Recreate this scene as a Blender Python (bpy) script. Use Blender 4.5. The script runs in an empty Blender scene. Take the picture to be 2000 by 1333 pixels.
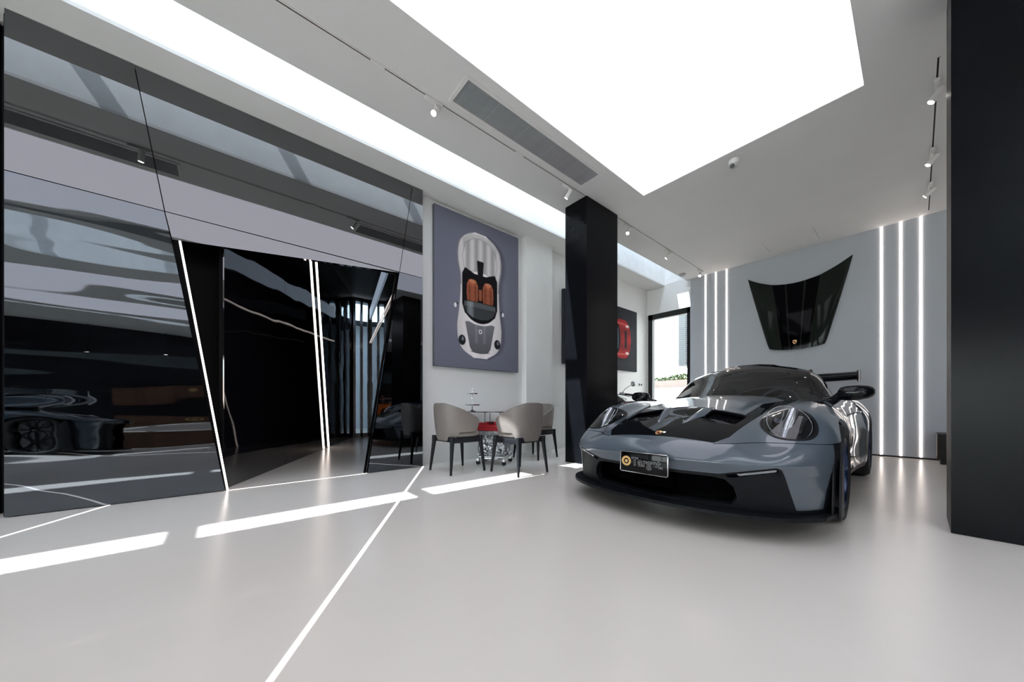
import bpy, bmesh, math, random
import numpy as np
from mathutils import Vector, Matrix
random.seed(7)
SC = bpy.context.scene
COL = SC.collection
R = math.radians

# ------------------------------------------------------------------ camera
cam_data = bpy.data.cameras.new('camera')
cam = bpy.data.objects.new('camera', cam_data)
COL.objects.link(cam)
cam.location = (0, 0, 0.83)
cam.rotation_euler = (R(90), 0, R(49.9))
cam_data.sensor_width = 36.0
cam_data.lens = 665 / 2000 * 36.0
cam_data.shift_y = (793 - 666.5) / 2000
cam_data.clip_start = 0.02
cam_data.clip_end = 500
SC.camera = cam

# ------------------------------------------------------------------ world, sun, exposure
W = bpy.data.worlds.new('world'); SC.world = W
W.use_nodes = True
nt = W.node_tree
bg = nt.nodes['Background']
tc = nt.nodes.new('ShaderNodeTexCoord'); sx = nt.nodes.new('ShaderNodeSeparateXYZ')
rp = nt.nodes.new('ShaderNodeValToRGB')
nt.links.new(tc.outputs['Generated'], sx.inputs[0]); nt.links.new(sx.outputs['Z'], rp.inputs[0])
rp.color_ramp.elements[0].color = (0.95, 0.97, 1.0, 1); rp.color_ramp.elements[0].position = 0.0
rp.color_ramp.elements[1].color = (0.88, 0.935, 1.0, 1); rp.color_ramp.elements[1].position = 0.9
nt.links.new(rp.outputs[0], bg.inputs['Color'])
bg.inputs['Strength'].default_value = 10.0

sun_d = bpy.data.lights.new('sun', 'SUN'); sun_d.energy = 30.0; sun_d.angle = R(0.5); sun_d.color = (1.0, 0.95, 0.88)
sun = bpy.data.objects.new('sun', sun_d); COL.objects.link(sun)
sun.rotation_euler = Vector((0.1485, 0.60, -1.0)).to_track_quat('-Z', 'Y').to_euler()
sun.location = (0, 0, 20)

SC.view_settings.view_transform = 'Standard'
SC.view_settings.look = 'None'
SC.view_settings.exposure = -0.28
SC.view_settings.gamma = 1.0
SC.view_settings.use_curve_mapping = False
PANEL_E = 2.4      # strength of the big luminous ceilings
LED_E = 7.0

# ------------------------------------------------------------------ materials
def mat(name, col, rough=0.5, metal=0.0, coat=0.0, emit=None, es=0.0, ior=1.45, noise=None, bump=None, tint=None, spec=0.5):
    """noise=(scale, amount) varies colour; bump=(scale xyz, strength, distance)"""
    m = bpy.data.materials.new(name); m.use_nodes = True
    n = m.node_tree.nodes; l = m.node_tree.links
    b = n['Principled BSDF']
    b.inputs['Base Color'].default_value = (*col, 1)
    b.inputs['Roughness'].default_value = rough
    b.inputs['Metallic'].default_value = metal
    b.inputs['IOR'].default_value = ior
    b.inputs['Specular IOR Level'].default_value = spec
    b.inputs['Coat Weight'].default_value = coat
    b.inputs['Coat Roughness'].default_value = 0.02
    if emit:
        b.inputs['Emission Color'].default_value = (*emit, 1)
        b.inputs['Emission Strength'].default_value = es
    if noise or bump:
        t = n.new('ShaderNodeTexCoord')
    if noise:
        k = n.new('ShaderNodeTexNoise'); k.inputs['Scale'].default_value = noise[0]; k.inputs['Detail'].default_value = 3
        l.new(t.outputs['Object'], k.inputs['Vector'])
        r = n.new('ShaderNodeValToRGB')
        a = noise[1]
        r.color_ramp.elements[0].color = (*[c * (1 - a) for c in col], 1); r.color_ramp.elements[0].position = 0.3
        r.color_ramp.elements[1].color = (*[min(1, c * (1 + a)) for c in col], 1); r.color_ramp.elements[1].position = 0.7
        l.new(k.outputs['Fac'], r.inputs[0]); l.new(r.outputs[0], b.inputs['Base Color'])
    if bump:
        mp = n.new('ShaderNodeMapping'); mp.inputs['Scale'].default_value = bump[0]
        l.new(t.outputs['Object'], mp.inputs[0])
        k2 = n.new('ShaderNodeTexNoise'); k2.inputs['Scale'].default_value = 1.0; k2.inputs['Detail'].default_value = 1.5
        l.new(mp.outputs[0], k2.inputs['Vector'])
        bp = n.new('ShaderNodeBump'); bp.inputs['Strength'].default_value = bump[1]; bp.inputs['Distance'].default_value = bump[2]
        l.new(k2.outputs['Fac'], bp.inputs['Height']); l.new(bp.outputs[0], b.inputs['Normal'])
    return m

def glass_mat(name, tint=(0.9, 0.95, 0.95), rough=0.0, ior=1.5):
    m = bpy.data.materials.new(name); m.use_nodes = True
    n = m.node_tree.nodes; l = m.node_tree.links
    n.remove(n['Principled BSDF'])
    o = n['Material Output']
    t = n.new('ShaderNodeBsdfTransparent'); t.inputs[0].default_value = (*tint, 1)
    g = n.new('ShaderNodeBsdfGlossy'); g.inputs['Roughness'].default_value = rough; g.inputs[0].default_value = (1, 1, 1, 1)
    f = n.new('ShaderNodeFresnel'); f.inputs[0].default_value = ior
    x = n.new('ShaderNodeMixShader')
    l.new(f.outputs[0], x.inputs[0]); l.new(t.outputs[0], x.inputs[1]); l.new(g.outputs[0], x.inputs[2]); l.new(x.outputs[0], o.inputs[0])
    return m

def opal_mat(name):
    m = bpy.data.materials.new(name); m.use_nodes = True
    n = m.node_tree.nodes; l = m.node_tree.links; n.remove(n['Principled BSDF'])
    t = n.new('ShaderNodeBsdfTranslucent'); t.inputs[0].default_value = (.92, .94, .96, 1)
    l.new(t.outputs[0], n['Material Output'].inputs[0])
    return m

def attr_mat(name, attr='paint', rough=0.45):
    m = bpy.data.materials.new(name); m.use_nodes = True
    n = m.node_tree.nodes; l = m.node_tree.links
    b = n['Principled BSDF']; b.inputs['Roughness'].default_value = 0.75; b.inputs['Specular IOR Level'].default_value = 0.12
    a = n.new('ShaderNodeAttribute'); a.attribute_name = attr
    l.new(a.outputs['Color'], b.inputs['Base Color'])
    return m

M = {}
M['floor'] = mat('floor_epoxy', (0.70, 0.665, 0.62), 0.24, noise=(0.8, 0.02), bump=((9, 9, 9), 0.10, 0.01), spec=0.5)
M['ceil'] = mat('ceiling_paint', (0.70, 0.70, 0.695), 0.75, noise=(1.5, 0.02))
M['white_wall'] = mat('white_plaster', (0.78, 0.78, 0.77), 0.6, noise=(2.0, 0.02))
M['grey_wall'] = mat('blue_grey_panel', (0.46, 0.49, 0.53), 0.55, noise=(2.0, 0.02))
M['dark_wall'] = mat('dark_wall', (0.012, 0.014, 0.018), 0.35, noise=(2, 0.2))
M['concrete'] = mat('shaft_concrete', (0.88, 0.89, 0.89), 0.8, noise=(6, 0.04))
M['mirror_up'] = mat('dark_mirror_flat', (0.175, 0.178, 0.186), 0.015, 1.0, bump=((0.5, 0.35, 0.8), 0.10, 0.02))
M['mirror_low'] = mat('dark_mirror_wavy', (0.145, 0.158, 0.175), 0.02, 1.0, bump=((0.7, 0.22, 1.9), 0.5, 0.055))
M['mirror_mid'] = mat('dark_mirror_mid', (0.105, 0.115, 0.128), 0.015, 1.0, bump=((0.5, 0.3, 1.0), 0.2, 0.03))
M['black_gloss'] = mat('black_gloss_wall', (0.004, 0.004, 0.006), 0.02, 0.0, ior=2.1, spec=0.6, bump=((0.8, 0.8, 1.6), 0.5, 0.03))
M['deep_black'] = mat('deep_black_lining', (0.0015, 0.0015, 0.002), 0.4, spec=0.06, noise=(6, .2))
M['black_gloss_flat'] = mat('black_gloss_flat_wall', (0.004, 0.004, 0.006), 0.03, 0.0, ior=1.7, bump=((0.6, 0.6, 0.8), 0.1, 0.02))
M['black_col'] = mat('black_column', (0.004, 0.0045, 0.006), 0.22, 0.0, ior=1.25, spec=.35, noise=(3, 0.2), bump=((2, 2, 1), 0.1, 0.01))
M['black_side'] = mat('black_brown_laminate', (0.014, 0.011, 0.010), 0.4, noise=(4, 0.2), spec=.25)
M['black'] = mat('matt_black', (0.009, 0.009, 0.011), 0.5, spec=.25, noise=(20, 0.2))
M['black_frame'] = mat('black_window_frame', (0.01, 0.011, 0.013), 0.3, noise=(20, 0.2))
M['white_metal'] = mat('white_metal', (0.72, 0.71, 0.70), 0.4, noise=(20, 0.03))
M['chrome'] = mat('chrome', (0.75, 0.76, 0.78), 0.1, 1.0, noise=(12, 0.05))
M['steel'] = mat('brushed_steel', (0.45, 0.46, 0.48), 0.28, 1.0, noise=(14, 0.15))
M['panel'] = mat('luminous_ceiling', (0.12, 0.12, 0.12), 0.6, spec=0.1, emit=(0.86, 0.845, 0.93), es=PANEL_E, noise=(1, 0.01))
M['led'] = mat('led_diffuser', (0.9, 0.9, 0.9), 0.5, emit=(1.0, 0.87, 0.79), es=LED_E, noise=(5, 0.01))
M['led_floor'] = mat('led_floor_line', (0.9, 0.9, 0.9), 0.3, emit=(1.0, 0.90, 0.84), es=2.2, noise=(5, 0.01))
M['lamp_lens'] = mat('spot_lens', (0.9, 0.9, 0.9), 0.3, emit=(1.0, 0.93, 0.86), es=40.0, noise=(5, 0.01))
M['glass'] = glass_mat('clear_glass', (0.93, 0.96, 0.95))
M['glass_grey'] = glass_mat('grey_glass', (0.62, 0.68, 0.72))
M['glass_roof'] = glass_mat('roof_glass', (0.9, 0.95, 1.0))
M['opal'] = opal_mat('sun_mask_opal')
M['blue_grey_paint'] = mat('blue_grey_paint', (0.22, 0.27, 0.32), 0.5, noise=(3, 0.1))

# ------------------------------------------------------------------ mesh helpers
class MB:
    def __init__(s): s.v = []; s.f = []
    def add(s, vs, fs):
        o = len(s.v); s.v += [tuple(v) for v in vs]; s.f += [tuple(i + o for i in f) for f in fs]; return s
    def box(s, lo, hi, rot=None, about=None):
        x0, y0, z0 = lo; x1, y1, z1 = hi
        vs = [Vector(p) for p in ((x0,y0,z0),(x1,y0,z0),(x1,y1,z0),(x0,y1,z0),(x0,y0,z1),(x1,y0,z1),(x1,y1,z1),(x0,y1,z1))]
        if rot is not None:
            c = Vector(about) if about else (vs[0] + vs[6]) / 2
            vs = [c + rot @ (v - c) for v in vs]
        return s.add(vs, [(0,3,2,1),(4,5,6,7),(0,1,5,4),(1,2,6,5),(2,3,7,6),(3,0,4,7)])
    def tube(s, pts, rad, n=10, caps=True):
        pts = [Vector(p) for p in pts]; rads = rad if isinstance(rad, (list, tuple)) else [rad] * len(pts)
        rings = []; up = None
        for i, p in enumerate(pts):
            d = (pts[min(i+1, len(pts)-1)] - pts[max(i-1, 0)]).normalized()
            if up is None:
                up = Vector((0, 0, 1)) if abs(d.z) < 0.9 else Vector((1, 0, 0))
            a = d.cross(up).normalized(); b = a.cross(d).normalized(); up = b
            rings.append([p + rads[i] * (math.cos(2*math.pi*k/n) * a + math.sin(2*math.pi*k/n) * b) for k in range(n)])
        vs = [v for r in rings for v in r]; fs = []
        for i in range(len(pts) - 1):
            for k in range(n):
                k2 = (k + 1) % n
                fs.append((i*n+k, i*n+k2, (i+1)*n+k2, (i+1)*n+k))
        if caps: fs.append(tuple(reversed(range(n)))); fs.append(tuple(range((len(pts)-1)*n, len(pts)*n)))
        return s.add(vs, fs)
    def lathe(s, prof, c=(0,0,0), axis='z', n=32, close=False):
        """prof: (radius, height) pairs, spun about the axis through c"""
        vs = []; fs = []; m = len(prof)
        for k in range(n):
            a = 2*math.pi*k/n; ca, sa = math.cos(a), math.sin(a)
            for r, h in prof:
                if axis == 'z': p = (c[0]+r*ca, c[1]+r*sa, c[2]+h)
                elif axis == 'x': p = (c[0]+h, c[1]+r*ca, c[2]+r*sa)
                else: p = (c[0]+r*sa, c[1]+h, c[2]+r*ca)
                vs.append(p)
        for k in range(n):
            k2 = (k+1) % n
            for j in range(m - 1 + (1 if close else 0)):
                j2 = (j+1) % m
                fs.append((k*m+j, k2*m+j, k2*m+j2, k*m+j2))
        return s.add(vs, fs)
    def cyl(s, p0, p1, r, n=20): return s.tube([p0, p1], r, n)
    def prism(s, poly, origin, u, v, w, depth):
        """polygon (2D) extruded; u,v span the plane, w is the extrusion direction"""
        o = Vector(origin); u = Vector(u); v = Vector(v); w = Vector(w)
        a = [o + u*p[0] + v*p[1] for p in poly]; b = [p + w*depth for p in a]; n = len(poly)
        return s.add(a + b, [tuple(range(n)), tuple(range(2*n-1, n-1, -1))] + [(i, n+i, n+(i+1) % n, (i+1) % n) for i in range(n)])
    def build(s, name, m, parent=None, smooth=35, bevel=0, seg=2):
        me = bpy.data.meshes.new(name); me.from_pydata(s.v, [], s.f); me.update()
        bm = bmesh.new(); bm.from_mesh(me); bmesh.ops.remove_doubles(bm, verts=bm.verts, dist=1e-6)
        bmesh.ops.recalc_face_normals(bm, faces=bm.faces)
        if bevel:
            es = [e for e in bm.edges if len(e.link_faces) == 2 and e.calc_face_angle(0) > 0.5]
            bmesh.ops.bevel(bm, geom=es, offset=bevel, segments=seg, profile=0.5, affect='EDGES', clamp_overlap=True)
        bm.to_mesh(me); bm.free()
        if smooth:
            me.polygons.foreach_set('use_smooth', [True]*len(me.polygons)); me.set_sharp_from_angle(angle=R(smooth))
        o = bpy.data.objects.new(name, me); COL.objects.link(o)
        if m is not None: me.materials.append(m)
        if parent is not None: o.parent = parent
        return o

def box(name, lo, hi, m, parent=None, bevel=0):
    return MB().box(lo, hi).build(name, m, parent, smooth=35 if bevel else 0, bevel=bevel)
def tag(o, label=None, cat=None, group=None, kind=None):
    if label: o['label'] = label
    if cat: o['category'] = cat
    if group: o['group'] = group
    if kind: o['kind'] = kind
    return o
def thing(name, label, cat, loc=(0,0,0), rotz=0, group=None):
    o = bpy.data.objects.new(name, None); COL.objects.link(o); o.location = loc; o.rotation_euler = (0, 0, rotz)
    o.empty_display_size = 0.1
    return tag(o, label, cat, group)
KIDS = {}
def dup_tree(o, parent=None):
    c = o.copy(); COL.objects.link(c); c.parent = parent
    for ch in list(o.children): dup_tree(ch, c)
    return c
def struct(o): o['kind'] = 'structure'; return o
def boxes(name, lst, m, parent=None):
    b = MB()
    for lo, hi in lst: b.box(lo, hi)
    return b.build(name, m, parent, smooth=0)

# ================================================================== STRUCTURE
ZC = 3.77
XL, XR, YB, YF = -4.33, 9.5, -8.0, 8.28
# floor (continues through the doorway into the passage)
struct(box('floor', (-13.2, YB, -0.12), (XR, YF, 0.0), M['floor']))
# ceiling in strips around the luminous panels and the sky slots
def strips(xs, y0, y1, z0, z1): return [((a, y0, z0), (b, y1, z1)) for a, b in xs]
Z1 = ZC + 0.03
P1 = (-2.46, -0.31, -4.4, 4.48); P2 = (3.05, 5.25, -4.4, 4.48)
S1 = (-3.99, -3.47, YB, YF-.006); S2 = (0.86, 1.55, YB, 3.2); S3 = (6.35, 6.85, YB, YF-.006)
cl = []
cl += strips([(-4.6, S1[0]), (S1[1], P1[0]), (P1[1], S2[0]), (S2[1], P2[0]), (P2[1], S3[0]), (S3[1], XR)], YB, YF, ZC, Z1)
for P in (P1, P2):
    cl += [((P[0], YB, ZC), (P[1], P[2], Z1)), ((P[0], P[3], ZC), (P[1], YF, Z1))]
cl += [((S2[0], S2[3], ZC), (S2[1], YF, Z1))]
cl2 = []
vents = [(-2.90, -2.56, 1.64, 3.65), (-2.90, -2.56, -2.6, -0.42), (-0.16, 0.16, -2.9, 1.9)]
struct(boxes('ceiling', cl, M['ceil']))
# big luminous panels
for i, (P, lb) in enumerate(((P1, 'large white luminous stretch ceiling over the sports car and open floor'), (P2, 'luminous ceiling in the right bay, seen only in the mirror wall'))):
    t = thing('luminous_ceiling', lb, 'ceiling light', ((P[0]+P[1])/2, (P[2]+P[3])/2, ZC))
    hx, hy = (P[1]-P[0])/2, (P[3]-P[2])/2
    box('diffuser', (-hx+.004, -hy+.004, 0.005), (hx-.004, hy-.004, 0.028), M['panel'], t)
# sky slots: shaft walls, cross beams, glass on top
def sky_slot(S, lb, beams, H=1.75):
    t = thing('skylight', lb, 'skylight', ((S[0]+S[1])/2, 0, ZC))
    hx = (S[1]-S[0])/2; w = 0.06; z0, z1 = 0.03, H
    x0, x1 = -hx, hx
    boxes('shaft', [((x0-w, S[2], z0), (x0, S[3], z1)), ((x1, S[2], z0), (x1+w, S[3], z1)),
                    ((x0-w, S[2]-w, z0), (x1+w, S[2], z1)), ((x0-w, S[3], z0), (x1+w, S[3]+w, z1))], M['concrete'], t)
    for y in beams:
        if S[2] < y < S[3]: box('beam', (x0, y-.05, z1-.16), (x1, y+.05, z1-.02), M['blue_grey_paint'], t)
    box('glass_pane', (x0-w, S[2], z1), (x1+w, S[3], z1+.015), M['glass_roof'], t)
    if S[3] > 8:
        for y0, y1 in ((4.9, 6.84), (7.05, S[3])): box('sun_mask_pane', (x0-w, y0, z1+.02), (x1+w, y1, z1+.03), M['opal'], t)  # unseen panes added to keep direct sun off most of the far wall
ky = 0.60
# beams sit where their shadow falls on the gaps of the sunny line on the floor
bl = [g - ky*(ZC + 1.70) for g in (-0.19 - 1.63*k for k in range(5, -6, -1))]
sky_slot(S1, 'long narrow skylight slot running beside the mirror wall', bl)
sky_slot(S2, 'skylight slot over the middle bay, seen only in the mirror wall', bl)
sky_slot(S3, 'skylight slot over the right bay, seen only in the mirror wall', bl)

# plaster wall with pier on the left, beyond the mirror panels
wl = struct(boxes('wall_left', [((-4.65, 2.07, 0), (-4.45, 8.5, ZC)), ((-4.45, 3.97, 0), (-4.33, 4.62, ZC)), ], M['white_wall']))
struct(boxes('wall_left_backing', [((-4.65, YB, 0), (-4.55, -1.27, ZC)), ((-4.60, -1.27, 2.62), (-4.40, 2.069, ZC)), ((-4.60, -1.27, 0), (-4.40, -0.62, 2.62)), ((-4.60, 1.96, 0), (-4.40, 2.069, 2.62))], M['black']))
# far wall: white strip with the glass door, blue-grey cladding to the right
struct(boxes('wall_far', [((-4.65, 8.28, 3.14), (-3.39, 8.5, ZC+.1)), ((-4.65, 8.28, 0), (-4.43, 8.5, 3.14)), ((-3.39, 8.28, 0), (XR+.2, 8.5, ZC+.1))], M['white_wall']))
struct(box('trim_1', (-3.375, 8.255, 0.025), (XR, 8.28, ZC), M['grey_wall'])).name = 'wall_far_cladding'
struct(box('wall_right', (XR, YB, 0), (XR+.2, 8.5, ZC+.1), M['dark_wall']))
# back facade of tall glazing between dark piers (behind the photographer)
bk = [((-4.65, YB-.2, 2.3), (XR+.2, YB, ZC+.1)), ((-4.65, YB-.2, 0), (XR+.2, YB, 0.25))]
for k in range(8): bk.append(((-4.65 + k*2.0, YB-.2, 0.25), (-4.53 + k*2.0, YB, 2.3)))
wb = struct(boxes('wall_back', bk, M['dark_wall']))
for k in range(7): box('window_pane', (-4.53 + k*2.0, YB-.12, 0.25), (-2.65 + k*2.0, YB-.10, 2.3), M['glass'], wb)

# ------------------------------------------------------------------ mirror wall
# outlines in (y, z) on the plane x = -4.33
def mpanel(poly, m, ofs=0.0, label=None):
    g = 0.0035
    c = [sum(p[i] for p in poly)/len(poly) for i in (0, 1)]
    pl = []
    for y, z in poly:
        dy, dz = c[0]-y, c[1]-z; pl.append((y + (g if dy > 0 else -g), z + (g if dz > 0 else -g)))
    b = MB().prism(pl, (XL + ofs, 0, 0), (0, 1, 0), (0, 0, 1), (-1, 0, 0), 0.05)
    o = b.build('mirror_panel', m, wl, smooth=0)
    if label: o['label'] = label
    return o
SE = 2.57
mpanel([(-1.25, .004), (0.0, .004), (-.37, 2.33), (-.415, SE), (-1.25, SE)], M['mirror_low'], label='wavy dark mirror panel left of the doorway')
mpanel([(-1.25, SE), (-.415, SE), (-.60, ZC), (-1.25, ZC)], M['mirror_up'], label='upper left dark mirror panel')
mpanel([(-.37, 2.33), (1.73, SE-.005), (-.415, SE)], M['mirror_up'], label='narrow mirror wedge above the doorway')
mpanel([(-.415, SE), (1.735, SE), (1.91, ZC), (-.60, ZC)], M['mirror_up'], label='wide mirror panel above the doorway')
mpanel([(1.33, .004), (2.06, .004), (2.06, SE), (1.73, SE)], M['mirror_mid'], label='dark mirror panel right of the doorway')
mpanel([(1.735, SE), (2.06, SE), (2.06, ZC), (1.91, ZC)], M['mirror_up'], label='upper right dark mirror panel')
# a further dark glass bay beyond the left end
b = MB().box((-4.55, -6.0, 0), (-4.50, -1.32, ZC)).build('glass_panel', M['mirror_low'], wl, smooth=0)
b = MB()
for k in range(40): b.box((-4.50, -5.9, .3 + k*.085), (-4.47, -1.4, .33 + k*.085))
o = b.build('slat_screen', M['black_frame'], wl, smooth=0); o['kind'] = 'stuff'

# ------------------------------------------------------------------ passage behind the doorway
# jambs (slanted) and the black cladding
b = MB()
b.prism([(0.0, 0), (.006, 0), (-.33, 2.335), (-.37, 2.33)], (XL-.012, 0, 0), (0, 1, 0), (0, 0, 1), (-1, 0, 0), .06)
b.prism([(1.33, 0), (1.31, 0), (1.71, 2.57), (1.73, 2.57)], (XL-.05, 0, 0), (0, 1, 0), (0, 0, 1), (-1, 0, 0), .04)
jm = struct(b.build('trim_2', M['deep_black'], smooth=0)); jm.name = 'trim_doorway_jamb'
def vwall(name, a, bq, z0, z1, th, m, npan, gap=.006):
    """vertical wall of separate glossy panels from a to bq; thickness to the left of the direction"""
    a = Vector((*a, 0)); q = Vector((*bq, 0)); d = (q - a); L = d.length; d.normalize(); nrm = Vector((-d.y, d.x, 0))
    root = struct(MB().prism([(0, z0), (L, z0), (L, z1), (0, z1)], a + nrm*(.012), d, (0, 0, 1), nrm, th).build(name, M['deep_black'], smooth=0))
    for k in range(npan):
        u0, u1 = L*k/npan + gap/2, L*(k+1)/npan - gap/2
        MB().prism([(u0, z0), (u1, z0), (u1, z1), (u0, z1)], a, d, (0, 0, 1), nrm, .012).build('wall_panel', m, root, smooth=0)
    return root
# direction reversed so the thickness lies outside the passage
vwall('wall_passage_left', (-4.42, -.01), (-9.6, 2.585), 0, 3.74, .03, M['black_gloss'], 4)
vwall('wall_passage_right', (-9.6, 3.01), (-4.47, 1.80), 0, 3.74, .1, M['black_gloss_flat'], 3)
struct(box('wall_passage_filler', (-4.66, -.62, 0), (-4.6, .03, 3.74), M['deep_black']))
struct(box('ceiling_passage', (-13.2, -1.3, 3.75), (-4.6, 6.0, 3.85), M['black']))
M['lobby_wall'] = mat('lobby_wall_paint', (.42, .47, .52), .6, noise=(3, .05))
# lit lobby behind the glass door
struct(boxes('wall_lobby', [((-13.2, 0.5, 0), (-13.1, 6, 3.75)), ((-13.1, 5.9, 0), (-9.4, 6, 3.75)), ((-13.1, .5, 0), (-9.7, .6, 3.75))], M['lobby_wall']))
t = thing('passage_door', 'tall framed glass door at the end of the black passage', 'door', (-9.55, 2.80, 0))
for y in (-.20, -.02, .17): box('stile', (-.03, y-.03, 0), (.03, y+.03, 3.70), M['steel'], t)
box('rail', (-.03, -.20, 3.6), (.03, .17, 3.7), M['steel'], t); box('rail', (-.03, -.20, 0), (.03, .17, .1), M['steel'], t)
box('glass_pane', (-.006, -.17, .1), (.006, -.05, 3.6), M['glass_grey'], t); box('glass_pane', (-.006, .01, .1), (.006, .14, 3.6), M['glass_grey'], t)
box('handle', (.05, .11, .95), (.08, .14, 1.45), M['steel'], t)
t = thing('lobby_fill_panel', 'unseen glowing panel added to light the lobby behind the passage glass door', 'ceiling light', (-11.2, 3.3, 3.70))
box('fill_panel', (-.9, -.9, 0), (.9, .9, .04), mat('lobby_fill_glow', (.8, .8, .8), emit=(.8, .9, 1), es=9.0, noise=(1, .01)), t)  # added glow, out of view, brightens the lobby seen through the glass door

# ------------------------------------------------------------------ luminous lines
def led_bar(label, a, bq, w, m=None, d=None, nrm=(1, 0, 0), th=.012, group=None):
    a = Vector(a); q = Vector(bq); u = (q-a); L = u.length; u.normalize(); nr = Vector(nrm); s_ = u.cross(nr).normalized()
    o = MB().prism([(0, -w/2), (L, -w/2), (L, w/2), (0, w/2)], a, u, s_, nr, th).build('light_strip', m or M['led'], smooth=0)
    return tag(o, label, 'light strip', group)
names = ['left', 'middle', 'right']
for k, x in enumerate((-3.05, -2.84, -2.63)):
    led_bar(f'{names[k]} one of three vertical light strips between window and hanging bonnet', (x, 8.245, .03), (x, 8.245, ZC), .022, nrm=(0, 1, 0), group='vertical light strips left of the bonnet')
for k, x in enumerate((-.37, -.16, .046)):
    led_bar(f'{names[k]} one of three vertical light strips right of the hanging bonnet', (x, 8.245, .03), (x, 8.245, ZC), .022, nrm=(0, 1, 0), group='vertical light strips right of the bonnet')
led_bar('slanted light strip down the left edge of the mirror doorway', (-4.352, .017, .004), (-4.352, -.318, 2.335), .015, nrm=(1, 0, 0), th=.018)
led_bar('floor light line along the threshold of the mirror doorway', (XL-.01, .03, -.006), (XL-.01, 1.33, -.006), .013, M['led_floor'], nrm=(0, 0, 1), th=.008)
led_bar('diagonal floor light line running from the white wall towards the camera', (-4.34, 2.07, -.006), (5.2, -4.01, -.006), .021, M['led_floor'], nrm=(0, 0, 1), th=.008)
led_bar('short floor light line meeting the mirror wall at far left', (-4.34, -.74, -.006), (-1.3, -2.42, -.006), .016, M['led_floor'], nrm=(0, 0, 1), th=.008)
# leaning strip and its reflection in the glossy wall, both built as glowing strips
wn_ = Vector((.4479, .8941, 0)); wd_ = Vector((.8941, -.4479, 0))
for k, o_ in enumerate((-.16, .16)):
    base = Vector((-7.46, 1.513, .01)) + wd_*o_ + wn_*.003
    led_bar(('left', 'right')[k] + ' one of the leaning pair on the passage wall, a light strip and its built reflection', base, base + Vector((0, 0, 3.6)) + wd_*.80, .026, nrm=wn_, group='leaning light strip and its built reflection in the passage')
# glowing band and line added on the right passage wall to imitate reflected bands
pa, pb = Vector((-9.6, 3.01, 0)), Vector((-4.47, 1.80, 0)); pd = (pb-pa).normalized(); pn = Vector((pd.y, -pd.x, 0))
o = led_bar('broad dim bluish glow added high on the right passage wall for reflected bands', pa + pd*.3 + pn*.012 + Vector((0, 0, 3.24)), pb - pd*.5 + pn*.012 + Vector((0, 0, 3.24)), .26, mat('added_band_glow', (.2, .2, .2), emit=(.62, .78, 1), es=.4, noise=(1, .01)), nrm=pn)
o = led_bar('thin warm glowing line added on the right passage wall for reflected bands', pa + pd*.3 + pn*.012 + Vector((0, 0, 2.5)), pb - pd*.5 + pn*.012 + Vector((0, 0, 2.5)), .03, mat('added_line_glow', (.2, .2, .2), emit=(1, .9, .85), es=.8, noise=(1, .01)), nrm=pn)

# ------------------------------------------------------------------ black columns
def column(name, lo, hi, label, m1, m2):
    t = thing(name, label, 'column', ((lo[0]+hi[0])/2, (lo[1]+hi[1])/2, 0))
    hx, hy = (hi[0]-lo[0])/2, (hi[1]-lo[1])/2
    box('core', (-hx+.01, -hy+.01, .0), (hx-.01, hy-.01, ZC-.001), M['black'], t)
    box('cladding_panel', (-hx, -hy, .004), (hx, -hy+.01, ZC-.001), m1, t); box('cladding_panel', (-hx, hy-.01, .004), (hx, hy, ZC-.001), m1, t)
    box('cladding_panel', (-hx, -hy+.0102, .004), (-hx+.01, hy-.0102, ZC-.001), m2, t); box('cladding_panel', (hx-.01, -hy+.0102, .004), (hx, hy-.0102, ZC-.001), m2, t)
    return t
column('column', (-3.355, 3.86), (-2.965, 4.62), 'slim glossy black square column behind the table and car', M['black_col'], M['black_col'])
column('column', (0.145, 3.61), (0.95, 4.11), 'wide black column at the right edge, reaching the ceiling', M['black_col'], M['black_side'])
# ================================================================== FITTINGS
# ceiling vents
def vent(V, label):
    x0, x1, y0, y1 = V; t = thing('ceiling_vent', label, 'vent', ((x0+x1)/2, (y0+y1)/2, ZC))
    hx, hy = (x1-x0)/2, (y1-y0)/2; f = .03
    boxes('frame', [((-hx, -hy, -.012), (hx, -hy+f, 0)), ((-hx, hy-f, -.012), (hx, hy, 0)), ((-hx, -hy+f, -.012), (-hx+f, hy-f, 0)), ((hx-f, -hy+f, -.012), (hx, hy-f, 0))], M['white_metal'], t)
    box('dark_backing', (-hx+f, -hy+f, -.0015), (hx-f, hy-f, 0), M['black'], t)
    n = 24; w = (2*hx-2*f)/n
    me = None
    for k in range(n):
        x = -hx + f + (k+.5)*w
        if me is None:
            o = MB().box((-w*.21, -hy+f, -.009), (w*.21, hy-f, -.002), rot=Matrix.Rotation(R(-12), 3, 'Y')).build('slat', M['vent'], t, smooth=0); me = o
        else:
            o = me.copy(); COL.objects.link(o); o.parent = t
        o.location = (x, 0, 0)
    for k in range(1, 5):
        y = -hy + 2*hy*k/5; box('cross_bar', (-hx+f, y-.005, -.0022), (hx-f, y+.005, -.0016), M['white_metal'], t)
M['vent'] = mat('vent_slat', (.46, .47, .49), .4, noise=(10, .05))
vent(vents[0], 'long slatted air vent beside the luminous ceiling, nearest the slim column')
vent(vents[1], 'slatted air vent reflected at the upper left of the mirror wall')
vent(vents[2], 'slatted air vent on the right side of the luminous ceiling, seen in the mirror wall')

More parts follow.
